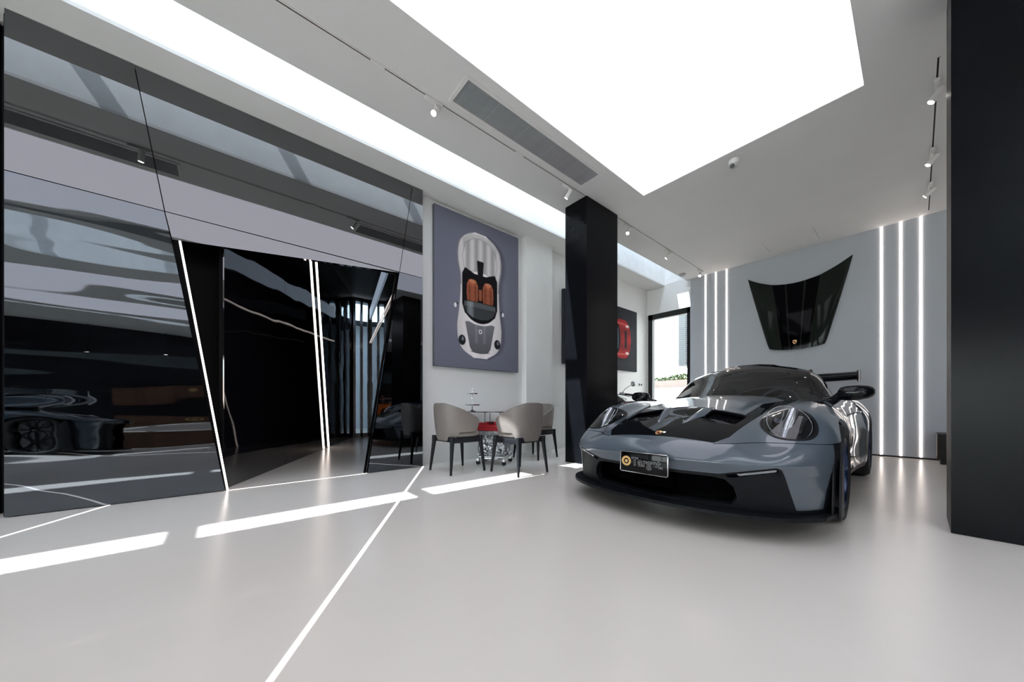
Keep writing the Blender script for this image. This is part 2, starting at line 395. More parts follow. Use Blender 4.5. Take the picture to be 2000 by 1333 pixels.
# tracks and spotlights
def track(x, y0, y1, label, joints=()):
    t = thing('light_track', label, 'light track', (x, (y0+y1)/2, ZC)); h = (y1-y0)/2
    boxes('rail', [((-.017, -h, -.006), (-.006, h, 0)), ((.006, -h, -.006), (.017, h, 0))], M['white_metal'], t)
    box('slot', (-.006, -h, -.0015), (.006, h, 0), M['black'], t)
    for j in joints: box('connector', (-.017, j-(y0+y1)/2-.06, -.008), (.017, j-(y0+y1)/2+.06, -.0062), M['white_metal'], t)
track(-2.98, -5.0, 3.855, 'long recessed light track in front of the slim column', (1.0, 2.62))
track(-3.0, 4.63, 8.0, 'light track behind the slim column, ending at the far wall')
track(.12, 4.6, 8.08, 'light track on the right, running towards the far wall')
def spot(x, y, aim, label, on=True, power=9, head=.12, group='white track spotlights'):
    t = thing('track_spotlight', label, 'spotlight', (x, y, ZC), group=group)
    box('adapter', (-.019, -.09, -.035), (.019, .09, -.007), M['white_metal'], t, bevel=.003)
    MB().cyl((0, .02, -.034), (0, .02, -.075), .008, 10).build('stem', M['white_metal'], t)
    d = Vector(aim).normalized(); c = Vector((0, .02, -.10)); a = c - d*head*.5; q = c + d*head*.5
    MB().tube([a, a + d*.004, q - d*.003, q], [.024, .028, .028, .027], 24).build('lamp_head', M['white_metal'], t)
    l = MB().cyl(q + d*.0005, q + d*.002, .0225, 20).build('lens', M['lamp_lens'] if on else M['chrome'], t)
    if on and power:
        ld = bpy.data.lights.new('spot_beam', 'SPOT'); ld.energy = power; ld.spot_size = R(50); ld.spot_blend = .6; ld.shadow_soft_size = .03; ld.color = (1, .92, .84)
        lo = bpy.data.objects.new('spot_beam', ld); COL.objects.link(lo); lo.location = Vector((x, y, ZC)) + q + d*.01; lo.rotation_euler = d.to_track_quat('-Z', 'Y').to_euler()
spot(-2.98, -.75, (.25, -.1, -1), 'spotlight above the mirror wall, nearest the camera on the left track')
spot(-2.985, 1.53, (.35, -.55, -.9), 'bright spotlight shining at the camera, on the left track')
spot(-3.0, 3.50, (-.55, -.15, -.65), 'spotlight turned to the wall just before the slim column')
spot(-3.02, 5.0, (.15, -.7, -.9), 'lit spotlight just behind the slim column')
spot(-3.02, 6.4, (-.65, -.2, -.6), 'spotlight midway along the track behind the slim column')
spot(-3.02, 7.85, (.2, -.8, -.7), 'lit spotlight at the far wall end of the track')
spot(.12, 4.95, (-.55, -.1, -.8), 'spotlight nearest the camera on the right track')
spot(.12, 6.22, (-.55, -.1, -.8), 'middle spotlight on the right track')
spot(.12, 7.15, (-.65, .1, -.5), 'farthest spotlight on the right track')

# dome camera
t = thing('security_camera', 'small white dome security camera under the ceiling beside the luminous panel', 'camera', (-1.41, 4.66, ZC))
MB().lathe([(0, 0), (.06, 0), (.06, -.03), (.052, -.045), (0, -.045)], n=28).build('base', M['white_metal'], t)
MB().lathe([(.05, -.04)] + [(.05*math.cos(a), -.045 - .05*math.sin(a)) for a in [R(10*i) for i in range(10)]], n=28).build('dome', mat('camera_shell', (.5, .5, .5), .3, noise=(9, .05)), t)
MB().cyl((0, -.02, -.07), (.0, -.056, -.088), .024, 18).build('lens', M['black_gloss'], t)
t = thing('smoke_detector', 'round white smoke detector on the ceiling near the skylight end', 'smoke detector', (-3.36, 7.8, ZC))
MB().lathe([(0, 0), (.07, 0), (.07, -.012), (.05, -.03), (.045, -.05), (0, -.052)], n=28).build('housing', mat('detector_plastic', (.42, .42, .42), .5, noise=(9, .05)), t)
# ceiling hatch joint
b = MB(); g = .004
for lo, hi in (((-1.8, 7.4), (-1.8+g, 8.0)), ((-1.1, 7.4), (-1.1+g, 8.0))): b.box((*lo, ZC-.001), (*hi, ZC+.001))
struct(b.build('trim_3', M['blue_grey_paint'], smooth=0)).name = 'trim_ceiling_hatch'
# thin dark baseboard under the far cladding
struct(box('baseboard_far', (-3.37, 8.262, 0), (XR, 8.28, .025), M['black']))
# wall switch
t = thing('wall_thermostat', 'white double control panel with two dark displays beside the far window', 'thermostat', (-4.45, 7.93, 1.35))
box('plate', (0, -.09, -.05), (.012, .09, .05), M['white_metal'], t, bevel=.003)
for y in (-.045, .045): box('display', (.012, y-.027, -.02), (.014, y+.027, .03), M['black'], t)

# ------------------------------------------------------------------ glass door/window in the far wall
fx0, fx1, fz = -4.43, -3.39, 3.14
wn = struct(boxes('window_1', [((fx0, 8.30, 0), (fx0+.11, 8.42, fz)), ((fx1-.08, 8.30, 0), (fx1, 8.42, fz)), ((fx0, 8.30, fz-.13), (fx1, 8.42, fz)), ((fx0, 8.30, 0), (fx1, 8.42, .1))], M['black_frame']))
box('glass_pane', (fx0+.11, 8.355, .1), (fx1-.08, 8.365, fz-.13), M['glass'], wn)

# outside
M['paving'] = mat('pale_paving', (.62, .62, .60), .8, noise=(3, .05))
box('ground_outside', (-60, 8.5, -.2), (60, 90, -.12), M['paving'])['kind'] = 'structure'
box('ground_outside_back', (-60, -90, -.2), (60, YB-.2, -.12), M['paving'])['kind'] = 'structure'
t = thing('neighbour_building', 'blue-grey building with louvred side seen through the far window', 'building', (-6.28, 14.2, 0))
box('facade', (0.0, 0, 2.45), (2.4, 2.0, 7.2), mat('facade_grey', (.042, .05, .06), .6, noise=(2, .05)), t)
for k in range(44):
    o = box('louvre', (.30, -.12, 2.6 + k*.08), (.52, -.002, 2.635 + k*.08), mat('louvre', (.05, .06, .07), .5, noise=(4, .1)) if k == 0 else bpy.data.materials['louvre'], t)
box('plinth', (.4, .4, -.12), (2.4, 2.0, 2.45), M['paving'], t)
o = box('low_wall', (-11.5, 13.0, -.12), (-3.0, 13.2, 1.80), mat('pink_render', (.11, .088, .085), .8, noise=(5, .08)))
tag(o, 'low pinkish garden wall under the hedge outside the far window', 'wall')
box('base_course', (-11.5, 12.9, -.12), (-3.0, 12.999, 1.52), mat('white_render', (.30, .30, .30), .8, noise=(5, .05)), o)
def hedge():
    b = MB(); rnd = random.Random(3)
    for k in range(5000):
        x = rnd.uniform(-11.4, -3.1); y = rnd.uniform(13.3, 13.9); z = 1.80 + rnd.random()**1.4*.22 + .05*math.sin(x*3)
        a = rnd.uniform(0, 6.28); s_ = rnd.uniform(.04, .075); e = rnd.uniform(-.6, .9)
        u = Vector((math.cos(a)*math.cos(e), math.sin(a)*math.cos(e), math.sin(e)))*s_; v = u.cross(Vector((rnd.uniform(-1, 1), rnd.uniform(-1, 1), 1))).normalized()*s_*.45
        c = Vector((x, y, z)); b.add([c-u, c+v, c+u, c-v], [(0, 1, 2, 3)])
    return b.build('foliage', mat('leaf_green', (.05, .08, .02), .5, noise=(8, .3)), None, smooth=0)
t = thing('hedge', 'low green hedge on the pinkish wall outside the far window', 'hedge', (0, 0, 0)); o = hedge(); o.parent = t; o['kind'] = 'stuff'
box('soil_bed', (-11.5, 13.2, -.12), (-3.0, 14.0, 1.76), mat('soil', (.09, .07, .05), .9, noise=(9, .3)), t)
t = thing('utility_pole', 'pale utility pole with cross arms far beyond the window', 'pole', (-16.4, 36.0, -.12))
pm = mat('pale_pole', (.2, .2, .21), .7, noise=(4, .1))
MB().cyl((0, 0, 0), (0, 0, 6.9), .11, 12).build('post', pm, t)
for z, l_ in ((6.5, 1.3), (5.6, .9), (4.6, .7)):
    MB().cyl((-.2, 0, z), (l_, 0, z+.05), .05, 8).build('cross_arm', pm, t); MB().cyl((l_*.7, 0, z), (l_*.7, 0, z+.3), .07, 8).build('insulator', pm, t)

# ------------------------------------------------------------------ paintings (printed canvases)
def inter(p, xs, ys): return np.interp(p, xs, ys)
def sdpoly(P, poly):
    poly = np.asarray(poly, float); n = len(poly)
    d = np.full(len(P), 1e9); s_ = np.ones(len(P))
    for i in range(n):
        a = poly[i]; b_ = poly[i-1]; e = b_ - a; w = P - a
        t_ = np.clip((w @ e) / (e @ e), 0, 1); q = w - t_[:, None]*e
        d = np.minimum(d, (q*q).sum(1))
        c1 = P[:, 1] >= a[1]; c2 = P[:, 1] < b_[1]; c3 = e[0]*w[:, 1] > e[1]*w[:, 0]
        fl = (c1 & c2 & c3) | (~c1 & ~c2 & ~c3); s_ = np.where(fl, -s_, s_)
    return s_*np.sqrt(d)
def over(img, col, a):
    col = np.asarray(col, float)
    if col.ndim == 1: col = col[None, :]
    return img*(1-a[:, None]) + col*a[:, None]
def cov(sd, soft=.004): return np.clip(.5 - sd/soft, 0, 1)
def srgb(c): c = np.asarray(c, float)/255; return np.where(c < .04, c/12.9, ((c+.055)/1.055)**2.4)
def ell(P, cx, cy, rx, ry): return (np.sqrt(((P[:, 0]-cx)/rx)**2 + ((P[:, 1]-cy)/ry)**2)-1)*min(rx, ry)
def sym(pts): return [(-x, y) for x, y in pts] + [(x, y) for x, y in reversed(pts)]
def rnd_poly(P, pts, r=.03): return sdpoly(P, pts) - r

def art_silver(U, V):
    """roadster from above, nose down; U across -.79.., V up, metres"""
    P = np.stack([U, V], 1); A = P.copy(); A[:, 0] = np.abs(A[:, 0])
    img = np.tile(srgb((108, 109, 124)), (len(P), 1)); img = img*(1.0 + .25*np.exp(-((U/.5)**2 + (V/.9)**2)))[:, None]
    U = U/1.09; P = np.stack([U, V], 1); A = P.copy(); A[:, 0] = np.abs(A[:, 0])
    vk = [-.98, -.93, -.85, -.7, -.5, -.25, 0, .25, .45, .6, .75, .85, .92, .96]
    wk = [.08, .22, .32, .375, .385, .35, .33, .335, .38, .385, .36, .29, .20, .06]
    gg = np.linspace(-1.15, 1.15, 1200); gk = np.exp(-.5*(np.arange(-60, 61)/18)**2); gk /= gk.sum()
    wb = np.interp(V, gg, np.convolve(inter(gg, vk, wk), gk, 'same'))
    sd = np.abs(U) - wb; sd = np.where((V < -.98) | (V > .96), .05, sd)
    img = over(img, img*.35, np.clip(1 - (np.abs(U-.04)-wb)/.06, 0, 1)*.55*(V > -1.0)*(V < .97))
    lum = .92 - .32*np.abs(np.abs(U)-.1)/.3
    body = np.stack([lum*.93, lum*.88, lum*.89], 1)
    c = cov(sd, .008); img = over(img, body, c)
    img = over(img, srgb((60, 58, 62)), cov(np.abs(sd+.008)-.007, .006)*(c > 0)*.7*(V > .1))
    # rear deck, gradient stripes
    d = rnd_poly(A, [(0, .40), (.25, .34), (.28, .55), (.24, .74), (.12, .84), (0, .86)], .02)
    st = .36 + .30*np.sin(U*22+1.5)**2; img = over(img, np.stack([st, st*.95, st*.95], 1), cov(d, .01))
    img = over(img, srgb((50, 48, 50)), cov(np.abs(d)-.003, .004)*.8)
    st = .22 + .25*np.clip((V-.6)/.35, 0, 1); d2 = rnd_poly(A, [(0, .86), (.16, .83), (.24, .75), (.28, .62), (.30, .8), (.18, .92), (0, .94)], .0)
    img = over(img, np.stack([st, st, st], 1), cov(d2, .02)*.6)
    # cockpit
    d = rnd_poly(A, [(0, -.42), (.14, -.39), (.25, -.30), (.29, -.18), (.29, .28), (.25, .36), (.1, .30), (0, .30)], .015); img = over(img, srgb((16, 15, 19)), cov(d, .008))
    d = rnd_poly(A, [(.0, .30), (.03, .30), (.045, .52), (0, .52)], .015); img = over(img, srgb((25, 23, 26)), cov(d, .008))
    for cx in (-.135, .135):
        Q = P - np.array([cx, 0]); Q[:, 0] = np.abs(Q[:, 0])
        d = rnd_poly(Q, [(0, -.10), (.075, -.10), (.085, .0), (.08, .13), (.05, .20), (0, .21)], .012)
        sh = 1.0 - .45*np.exp(-((Q[:, 0]-.05)/.02)**2) + .3*(V > .12)
        img = over(img, srgb((150, 84, 60))[None, :]*sh[:, None], cov(d, .006))
        img = over(img, srgb((190, 120, 88)), cov(ell(Q, 0, .19, .055, .03), .01))
        img = over(img, srgb((60, 30, 25)), cov(np.abs(np.abs(V-.03))-.003, .004)*cov(d, .006)*.7)
    img = over(img, srgb((150, 84, 60)), cov(rnd_poly(A, [(0, -.07), (.012, -.07), (.012, .08), (0, .08)], .012), .006))
    # windscreen
    d = rnd_poly(A, [(0, -.37), (.13, -.35), (.22, -.29), (.26, -.20), (.255, -.14), (0, -.13)], .012)
    g = .05 + .16*np.clip(1-np.abs(U+.17)/.06, 0, 1)**.5 + .05*(V > -.2); img = over(img, np.stack([g*.9, g, g*1.08], 1), cov(d, .006))
    img = over(img, srgb((10, 10, 12)), cov(np.abs(ell(P, 0, -.13, .29, .30))-.012, .008)*(V < -.3))
    # bonnet
    d = rnd_poly(A, [(0, -.90), (.13, -.88), (.17, -.82), (.245, -.45), (.20, -.44), (.1, -.47), (0, -.48)], .01)
    st = .17 - .06*np.clip((-V-.45)/.4, 0, 1) + .07*np.exp(-((np.abs(U)-.07)/.02)**2)*(V > -.75); img = over(img, np.stack([st, st*1.0, st*1.12], 1), cov(d, .006))
    img = over(img, srgb((20, 20, 22)), cov(np.abs(V+.905+.02*(U/.15)**2*-1)-.004, .004)*(np.abs(U) < .17))
    img = over(img, srgb((225, 225, 228)), cov(ell(P, 0, -.565, .03, .035), .006)); img = over(img, srgb((90, 92, 98)), cov(ell(P, 0, -.565, .016, .02), .006))
    for cx in (-.305, .305):
        img = over(img, srgb((35, 36, 40)), cov(ell(P, cx, -.73, .058, .078), .006)); img = over(img, srgb((120, 124, 132)), cov(ell(P, cx+.01, -.71, .018, .03), .01))
    for cx in (-.40, .40):
        img = over(img, srgb((60, 60, 65)), cov(ell(P, cx, -.20, .035, .02), .006)); img = over(img, srgb((230, 230, 232)), cov(ell(P, cx*1.03, -.225, .02, .035), .006))
    return img
def art_red(U, V):
    """red coupe from above, nose to +U"""
    P = np.stack([U, V], 1); A = P.copy(); A[:, 1] = np.abs(A[:, 1])
    img = np.tile(srgb((40, 41, 48)), (len(P), 1)); img *= (.85 + .3*np.random.RandomState(2).rand(len(P)))[:, None]
    uk = [-1.05, -1.0, -.9, -.7, -.4, 0, .4, .65, .85, .97, 1.03, 1.06]; wk = [.0, .3, .42, .46, .45, .40, .42, .455, .44, .34, .22, 0]
    wb = inter(U, uk, wk); sd = np.abs(V) - wb
    img = over(img, img*.3, np.clip(1 - (np.abs(V+.03)-wb)/.06, 0, 1)*.6*(U < 1.06)*(U > -1.05))
    l = .55 + .45*np.cos(V*9)**2; c = cov(np.where((U < -1.05) | (U > 1.06), .05, sd), .008)
    img = over(img, srgb((172, 36, 40))[None, :]*l[:, None], c)
    for pl, col in (([(-.55, 0), (-.5, .28), (-.1, .32), (.35, .33), (.55, .30), (.62, 0)], (14, 14, 18)), ([(.1, 0), (.1, .25), (.42, .27), (.52, .22), (.55, 0)], (70, 82, 98)),
                    ([(-.2, 0), (-.2, .26), (.0, .27), (.02, 0)], (120, 30, 32)), ([(.80, .0), (.80, .20), (.87, .19), (.88, .0)], (25, 20, 24))):
        img = over(img, srgb(col), cov(sdpoly(A, pl) - .01, .008)*c)
    img = over(img, srgb((110, 22, 26)), cov(np.abs(sdpoly(A, [(.68, 0), (.66, .27), (.93, .22), (.97, 0)]))-.008, .006)*c)
    for cy in (-.34, .34): img = over(img, srgb((235, 215, 210)), cov(ell(P, .90, cy*.93, .07, .03), .01)*c)
    img = over(img, srgb((225, 130, 125)), cov(np.abs(np.abs(V)-.36-.02*np.cos(U*3))-.008, .03)*c*.8)
    return img
def canvas(name, label, y0, y1, z0, z1, th, fn, nu, nv, side):
    t = thing(name, label, 'painting', (-4.45, (y0+y1)/2, (z0+z1)/2)); hy, hz = (y1-y0)/2, (z1-z0)/2
    box('stretcher', (.004, -hy, -hz), (th, hy, hz), side, t, bevel=.003)
    u, v = np.meshgrid(np.linspace(-hy+.003, hy-.003, nu), np.linspace(-hz+.003, hz-.003, nv)); u = u.ravel(); v = v.ravel()
    me = bpy.data.meshes.new('print'); n = nu*nv; V = np.stack([np.full(n, th+.0015), u, v], 1)
    i, j = np.meshgrid(np.arange(nu-1), np.arange(nv-1)); k = (j*nu+i).ravel(); F = np.stack([k, k+1, k+nu+1, k+nu], 1)
    me.from_pydata(V.tolist(), [], F.tolist()); col = np.ones((n, 4)); col[:, :3] = np.clip(fn(u, v), 0, 1)
    at = me.color_attributes.new('paint', 'FLOAT_COLOR', 'POINT'); at.data.foreach_set('color', col.ravel())
    me.materials.append(attr_mat(name + '_print')); o = bpy.data.objects.new('print', me); COL.objects.link(o); o.parent = t
canvas('painting', 'tall grey canvas of a silver open roadster seen from above', 2.26, 3.84, 1.40, 3.70, .06, art_silver, 210, 300, mat('canvas_edge', (.13, .135, .17), .7, noise=(9, .1)))
canvas('painting', 'dark canvas of a red sports car behind the slim column', 5.0, 7.66, 1.65, 3.10, .07, art_red, 200, 110, mat('canvas_edge_dark', (.02, .02, .025), .7, noise=(9, .1)))

# ------------------------------------------------------------------ tub chairs
M['leather'] = mat('taupe_leather', (.20, .178, .165), .42, noise=(30, .04), bump=((60, 60, 60), .08, .002))
M['leg'] = mat('dark_stained_wood', (.009, .010, .013), .5, spec=.3, noise=(20, .2))
def make_chair(label):
    """faces +X, origin at floor centre"""
    t = thing('tub_chair', label, 'chair', group='tub chairs around the glass table')
    b = MB(); na, nz = 44, 12
    def se(a, rx, ry, e=2.6):
        c, s_ = math.cos(a), math.sin(a); r = (abs(c/rx)**e + abs(s_/ry)**e)**(-1/e); return r*c, r*s_
    inn, out = [], []
    A0 = R(128)
    for i in range(na+1):
        th = -A0 + 2*A0*i/na; a = math.pi + th; k = abs(th)/A0
        top = .86 - .20*(max(0, k-.16)/.84)**1.25; f = min(1, max(0, (k-.36)/.14)); f = f*f*(3-2*f); bot = .40 + .105*f
        end = max(0, (k-.93)/.07)
        row_o, row_i = [], []
        for j in range(nz+1):
            v = j/nz; z = bot + (top-bot)*v; fl = .018*math.sin(v*1.6); tap = -.03*(1-v)**2
            xo, yo = se(a, .262+fl+tap, .268+fl*.6+tap*.6); xi, yi = se(a, .230+fl+tap, .236+fl*.6+tap*.6)
            rr = .012*(max(0, v-.9)/.1)**2; m = .5*end**2
            xm, ym = (xo+xi)/2, (yo+yi)/2
            row_o.append((xo+(xm-xo)*(m+rr*20), yo+(ym-yo)*(m+rr*20), z)); row_i.append((xi+(xm-xi)*(m+rr*20), yi+(ym-yi)*(m+rr*20), z))
        ring = row_o + [((row_o[-1][0]+row_i[-1][0])/2, (row_o[-1][1]+row_i[-1][1])/2, top+.006)] + row_i[::-1]
        out.append(ring)
    m = len(out[0]); vs = [v for r in out for v in r]; fs = []
    for i in range(na):
        for j in range(m): j2 = (j+1) % m; fs.append((i*m+j, (i+1)*m+j, (i+1)*m+j2, i*m+j2))
    fs.append(tuple(range(m))); fs.append(tuple(range(na*m, (na+1)*m))[::-1])
    b.add(vs, fs).build('shell', M['leather'], t, smooth=50)
    s_ = MB(); n = 36; prof = [(.0, .442), (.93, .442), (1.02, .455), (1.035, .475), (1.02, .497), (.93, .510), (.6, .525), (0, .528)]
    vs = []; fs = []
    for k in range(n):
        a = 2*math.pi*k/n; x, y = se(a, .238, .222, 3.2)
        for r_, z in prof: vs.append((x*r_+.012, y*r_, z))
    mm = len(prof)
    for k in range(n):
        for j in range(mm-1): fs.append((k*mm+j, ((k+1) % n)*mm+j, ((k+1) % n)*mm+j+1, k*mm+j+1))
    s_.add(vs, fs).build('seat', M['leather'], t, smooth=50)
    f = MB()
    for sy in (-1, 1): f.box((-.21, sy*.215-.016, .375), (.235, sy*.215+.016, .440))
    f.box((.205, -.2, .385), (.237, .2, .452)).box((-.22, -.2, .385), (-.19, .2, .452))
    f.build('frame', M['leg'], t, bevel=.006)
    for sx_ in (-1, 1):
        for sy in (-1, 1):
            MB().tube([(sx_*.21, sy*.213, .452), (sx_*.213, sy*.216, .36), (sx_*.235, sy*.236, .15), (sx_*.25, sy*.248, .0)], [.029, .026, .019, .014], 12).build('leg', M['leg'], t)
    return t
def put(t, x, y, r): t.location = (x, y, 0); t.rotation_euler = (0, 0, R(r)); return t
c1 = put(make_chair('taupe leather tub chair left of the glass table'), -3.80, 2.28, 92)
c2 = put(dup_tree(c1), -3.215, 2.825, 182); c2['label'] = 'taupe tub chair nearest the camera, its back half in sunlight'
c3 = put(dup_tree(c1), -3.96, 3.83, -82); c3['label'] = 'taupe tub chair farthest right, against the white pier'

# ------------------------------------------------------------------ engine table
M['alu'] = mat('cast_aluminium', (.36, .37, .39), .34, .9, noise=(40, .35), bump=((50, 50, 50), .35, .01))
M['red'] = mat('red_cam_cover', (.42, .012, .02), .42, noise=(30, .15), bump=((60, 60, 60), .3, .005))
def engine_table(x, y):
    t = thing('engine_table', 'round glass table on a chrome engine with red covers', 'table', (x, y, 0), R(35)); rnd = random.Random(5)
    gl = MB().lathe([(0, .742), (.470, .742), (.475, .747), (.470, .752), (0, .752)], n=64).build('glass_top', M['glass_top'], t)
    blk = MB().box((-.16, -.13, .26), (.16, .13, .42)).box((-.19, -.10, .12), (.19, .10, .27)).box((-.14, -.17, .30), (.14, .17, .38))
    for sy in (-1, 1):
        for k in range(3):
            blk.cyl((-.11+.11*k, sy*.12, .34), (-.11+.11*k, sy*.20, .34), .036, 14)
            blk.cyl((-.11+.11*k, sy*.09, .20), (-.11+.11*k, sy*.16, .18), .030, 14)
    blk.build('engine_block', M['alu'], t, bevel=.008)
    for sy in (-1, 1):
        h = MB().box((-.19, -.06, -.045), (.19, .06, .045), rot=Matrix.Rotation(R(sy*-22), 3, 'X')); 
        h.v = [(a, b_+sy*.115, c+.455) for a, b_, c in h.v]; h.build('cylinder_head', M['alu'], t, bevel=.01)
        h = MB().box((-.20, -.062, -.04), (.20, .062, .04), rot=Matrix.Rotation(R(sy*-22), 3, 'X'))
        for k in range(4): h.cyl((-.15+.1*k, 0, .03), (-.15+.1*k, 0, .055), .026, 14)
        for k in range(3): h.box((-.115+.1*k, -.05, .036), (-.085+.1*k, .05, .05))
        h.v = [(a, b_+sy*.135, c+.535) for a, b_, c in h.v]; h.build('valve_cover', M['red'], t, bevel=.012)
    MB().box((-.15, -.055, .46), (.15, .055, .60)).build('intake_plenum', M['red'], t, bevel=.02)
    MB().box((-.03, -.17, .575), (.03, -.12, .60)).build('filler_cap', M['black'], t, bevel=.006)
    for px_, py_, pz, r_ in ((.205, 0, .20, .075), (.205, .10, .30, .045), (.205, -.10, .33, .05), (-.205, 0, .22, .09)):
        MB().lathe([(0, 0), (r_*.3, 0), (r_*.35, .008), (r_*.8, .008), (r_*.85, .02), (r_, .02), (r_, .0), (r_*.9, -.008), (r_, -.016), (r_*.95, -.02), (0, -.02)], (px_, py_, pz), 'x', 28).build('pulley', M['alu'], t)
    for k in range(14):
        a = Vector((rnd.uniform(-.18, .18), rnd.choice((-1, 1))*rnd.uniform(.15, .2), rnd.uniform(.13, .42))); q = a + Vector((rnd.uniform(-.12, .12), rnd.uniform(-.03, .03), rnd.uniform(-.12, .1)))
        MB().tube([a, (a+q)/2 + Vector((0, math.copysign(.035, a.y), 0)), q], rnd.uniform(.006, .014), 8).build('hose', M['steel'], t)
    bo = MB()
    for k in range(150):
        sd_ = rnd.choice('xxyyyy')
        if sd_ == 'y': y_ = rnd.choice((-1, 1)); p = Vector((rnd.uniform(-.19, .19), y_*rnd.uniform(.10, .17), rnd.uniform(.10, .46))); d = Vector((0, y_, 0))
        else: y_ = rnd.choice((-1, 1)); p = Vector((y_*.17, rnd.uniform(-.14, .14), rnd.uniform(.12, .46))); d = Vector((y_, 0, 0))
        bo.cyl(p, p + d*rnd.uniform(.01, .045), rnd.uniform(.006, .02), 7)
    o = bo.build('bolts', M['alu'], t); o['kind'] = 'stuff'
    MB().box((-.20, -.17, .085), (.20, .17, .125)).box((-.12, -.19, .07), (.12, .19, .11)).build('base_frame', M['steel'], t, bevel=.012)
    for sx_ in (-1, 1):
        for sy in (-1, 1):
            q = (sx_*.19, sy*.17)
            w_ = MB().lathe([(0, -.012), (.026, -.012), (.030, -.008), (.030, .008), (.026, .012), (0, .012)], (q[0], q[1], .030), 'y', 20).build('caster', M['black'], t)
            MB().box((q[0]-.016, q[1]-.016, .05), (q[0]+.016, q[1]+.016, .09)).build('fork', M['steel'], w_)
            MB().cyl((sx_*.11, sy*.11, .42), (sx_*.11, sy*.11, .742), .009, 14).build('rod', M['chrome'], t)
            MB().cyl((sx_*.11, sy*.11, .725), (sx_*.11, sy*.11, .7415), .02, 16).build('glass_pad', M['chrome'], t)
    return t
M['glass_top'] = glass_mat('table_glass', (.80, .88, .88))
engine_table(-3.93, 2.98)
# tiered tray on the table
t = thing('tiered_tray', 'silver two-tier serving stand on the glass table', 'serving tray', (-4.09, 2.70, .7525))
MB().lathe([(0, 0), (.05, 0), (.05, .006), (.02, .015), (.008, .03), (.008, .085), (.014, .095), (.006, .11), (.006, .27), (.012, .28), (.005, .29), (0, .30)], n=24).build('stem', M['chrome'], t)
for z, r_ in ((.085, .115), (.245, .085)): MB().lathe([(0, z), (r_*.85, z), (r_, z+.012), (r_*1.02, z+.012), (r_*.86, z-.004), (0, z-.004)], n=40).build('plate', M['chrome'], t)
MB().lathe([(.018, 0), (.018 + .003, .003), (.018, .006), (.015, .003)], (0, -.003, .318), 'y', 20, close=True).build('ring_handle', M['chrome'], t)

# ------------------------------------------------------------------ hanging bonnet on the far wall
def bonnet():
    cx, y = -1.465, 8.10
    t = thing('wall_bonnet', 'glossy black car bonnet with three dark stripes and small crest, hung on the far wall', 'car bonnet', (cx, 8.255, 0))
    topz = lambda x: 3.14 + .283*(abs(x)/.765)**2.1
    botz = lambda x: 1.893 + .057*(abs(x)/.42)**2.5
    # right edge: half width by height parameter
    vv = np.linspace(0, 1, 41); ws = np.interp(vv, [0, .04, .1, .3, .55, .8, 1], [.405, .428, .45, .515, .60, .69, .765])
    nu = 48
    V = []; 
    for v, w_ in zip(vv, ws):
        for k in range(nu+1):
            u = -1 + 2*k/nu; x = u*w_; zb, zt = botz(min(abs(x), .43)*1.0), topz(x)
            z = zb + (zt-zb)*v
            d = .035 + .075*math.sqrt(max(0, 1-abs(u)**2.6)) * (.6+.4*math.sin(math.pi*min(1, v+.2))) - .02*math.exp(-((abs(x)-.33)/.07)**2)
            V.append((x, -d, z))
    V = np.array(V).reshape(41, nu+1, 3)
    def part(name, u0, u1, m, off=0.0, solid=False):
        b = MB(); i0 = int(round((u0+1)/2*nu)); i1 = int(round((u1+1)/2*nu)); S = V[:, i0:i1+1].copy(); S[..., 1] -= off; h, w_ = S.shape[:2]
        vs = S.reshape(-1, 3).tolist(); fs = [(r*w_+c, r*w_+c+1, (r+1)*w_+c+1, (r+1)*w_+c) for r in range(h-1) for c in range(w_-1)]
        if solid:
            n = len(vs); S2 = S.copy(); S2[..., 1] = S2[..., 1]*.0 - .02; vs += S2.reshape(-1, 3).tolist()
            per = [c for c in range(w_)] + [r*w_+w_-1 for r in range(1, h)] + [(h-1)*w_+c for c in range(w_-2, -1, -1)] + [r*w_ for r in range(h-2, 0, -1)]
            for a, c in zip(per, per[1:]+per[:1]): fs.append((a, n+a, n+c, c))
        b.add(vs, fs); return b.build(name, m, t, smooth=60)
    part('bonnet_panel', -1, 1, mat('black_lacquer', (.013, .017, .014), .07, spec=.14, noise=(3, .1)), 0, True)
    sm = mat('stripe_lacquer', (.001, .001, .002), .07, spec=.08, noise=(3, .1))
    for a, q in ((-.46, -.21), (-.165, .165), (.21, .46)): part('stripe', a, q, sm, .0015)
    crest(t, (0, -.112, 2.02), .036, (1, 0, 0), (0, .05, 1), (0, -1, .05))
def crest(parent, o, s_, u, v, w):
    sh = [(-.8, 1), (0, 1.12), (.8, 1), (.85, .2), (.6, -.55), (0, -1.1), (-.6, -.55), (-.85, .2)]
    e = MB().prism([(a*s_, b*s_) for a, b in sh], o, u, v, w, .003).build('crest', M['gold'], parent, smooth=0)
    O = Vector(o) + Vector(w)*.003
    MB().prism([(-.7*s_, .1*s_), (-.05*s_, .1*s_), (-.05*s_, .85*s_), (-.7*s_, .8*s_)], O, u, v, w, .001).build('crest_field', M['crest_red'], e, smooth=0)
    MB().prism([(.7*s_, .05*s_), (.05*s_, .05*s_), (.05*s_, -.85*s_), (.5*s_, -.5*s_)], O, u, v, w, .001).build('crest_field', M['crest_red'], e, smooth=0)
    MB().prism([(-.25*s_, -.3*s_), (.25*s_, -.3*s_), (.3*s_, .3*s_), (-.3*s_, .3*s_)], O, u, v, w, .0018).build('crest_centre', M['black'], e, smooth=0)
    return e
M['gold'] = mat('gold', (.62, .42, .18), .3, .8, noise=(20, .1)); M['crest_red'] = mat('crest_red', (.35, .03, .03), .4, noise=(20, .1))
bonnet()

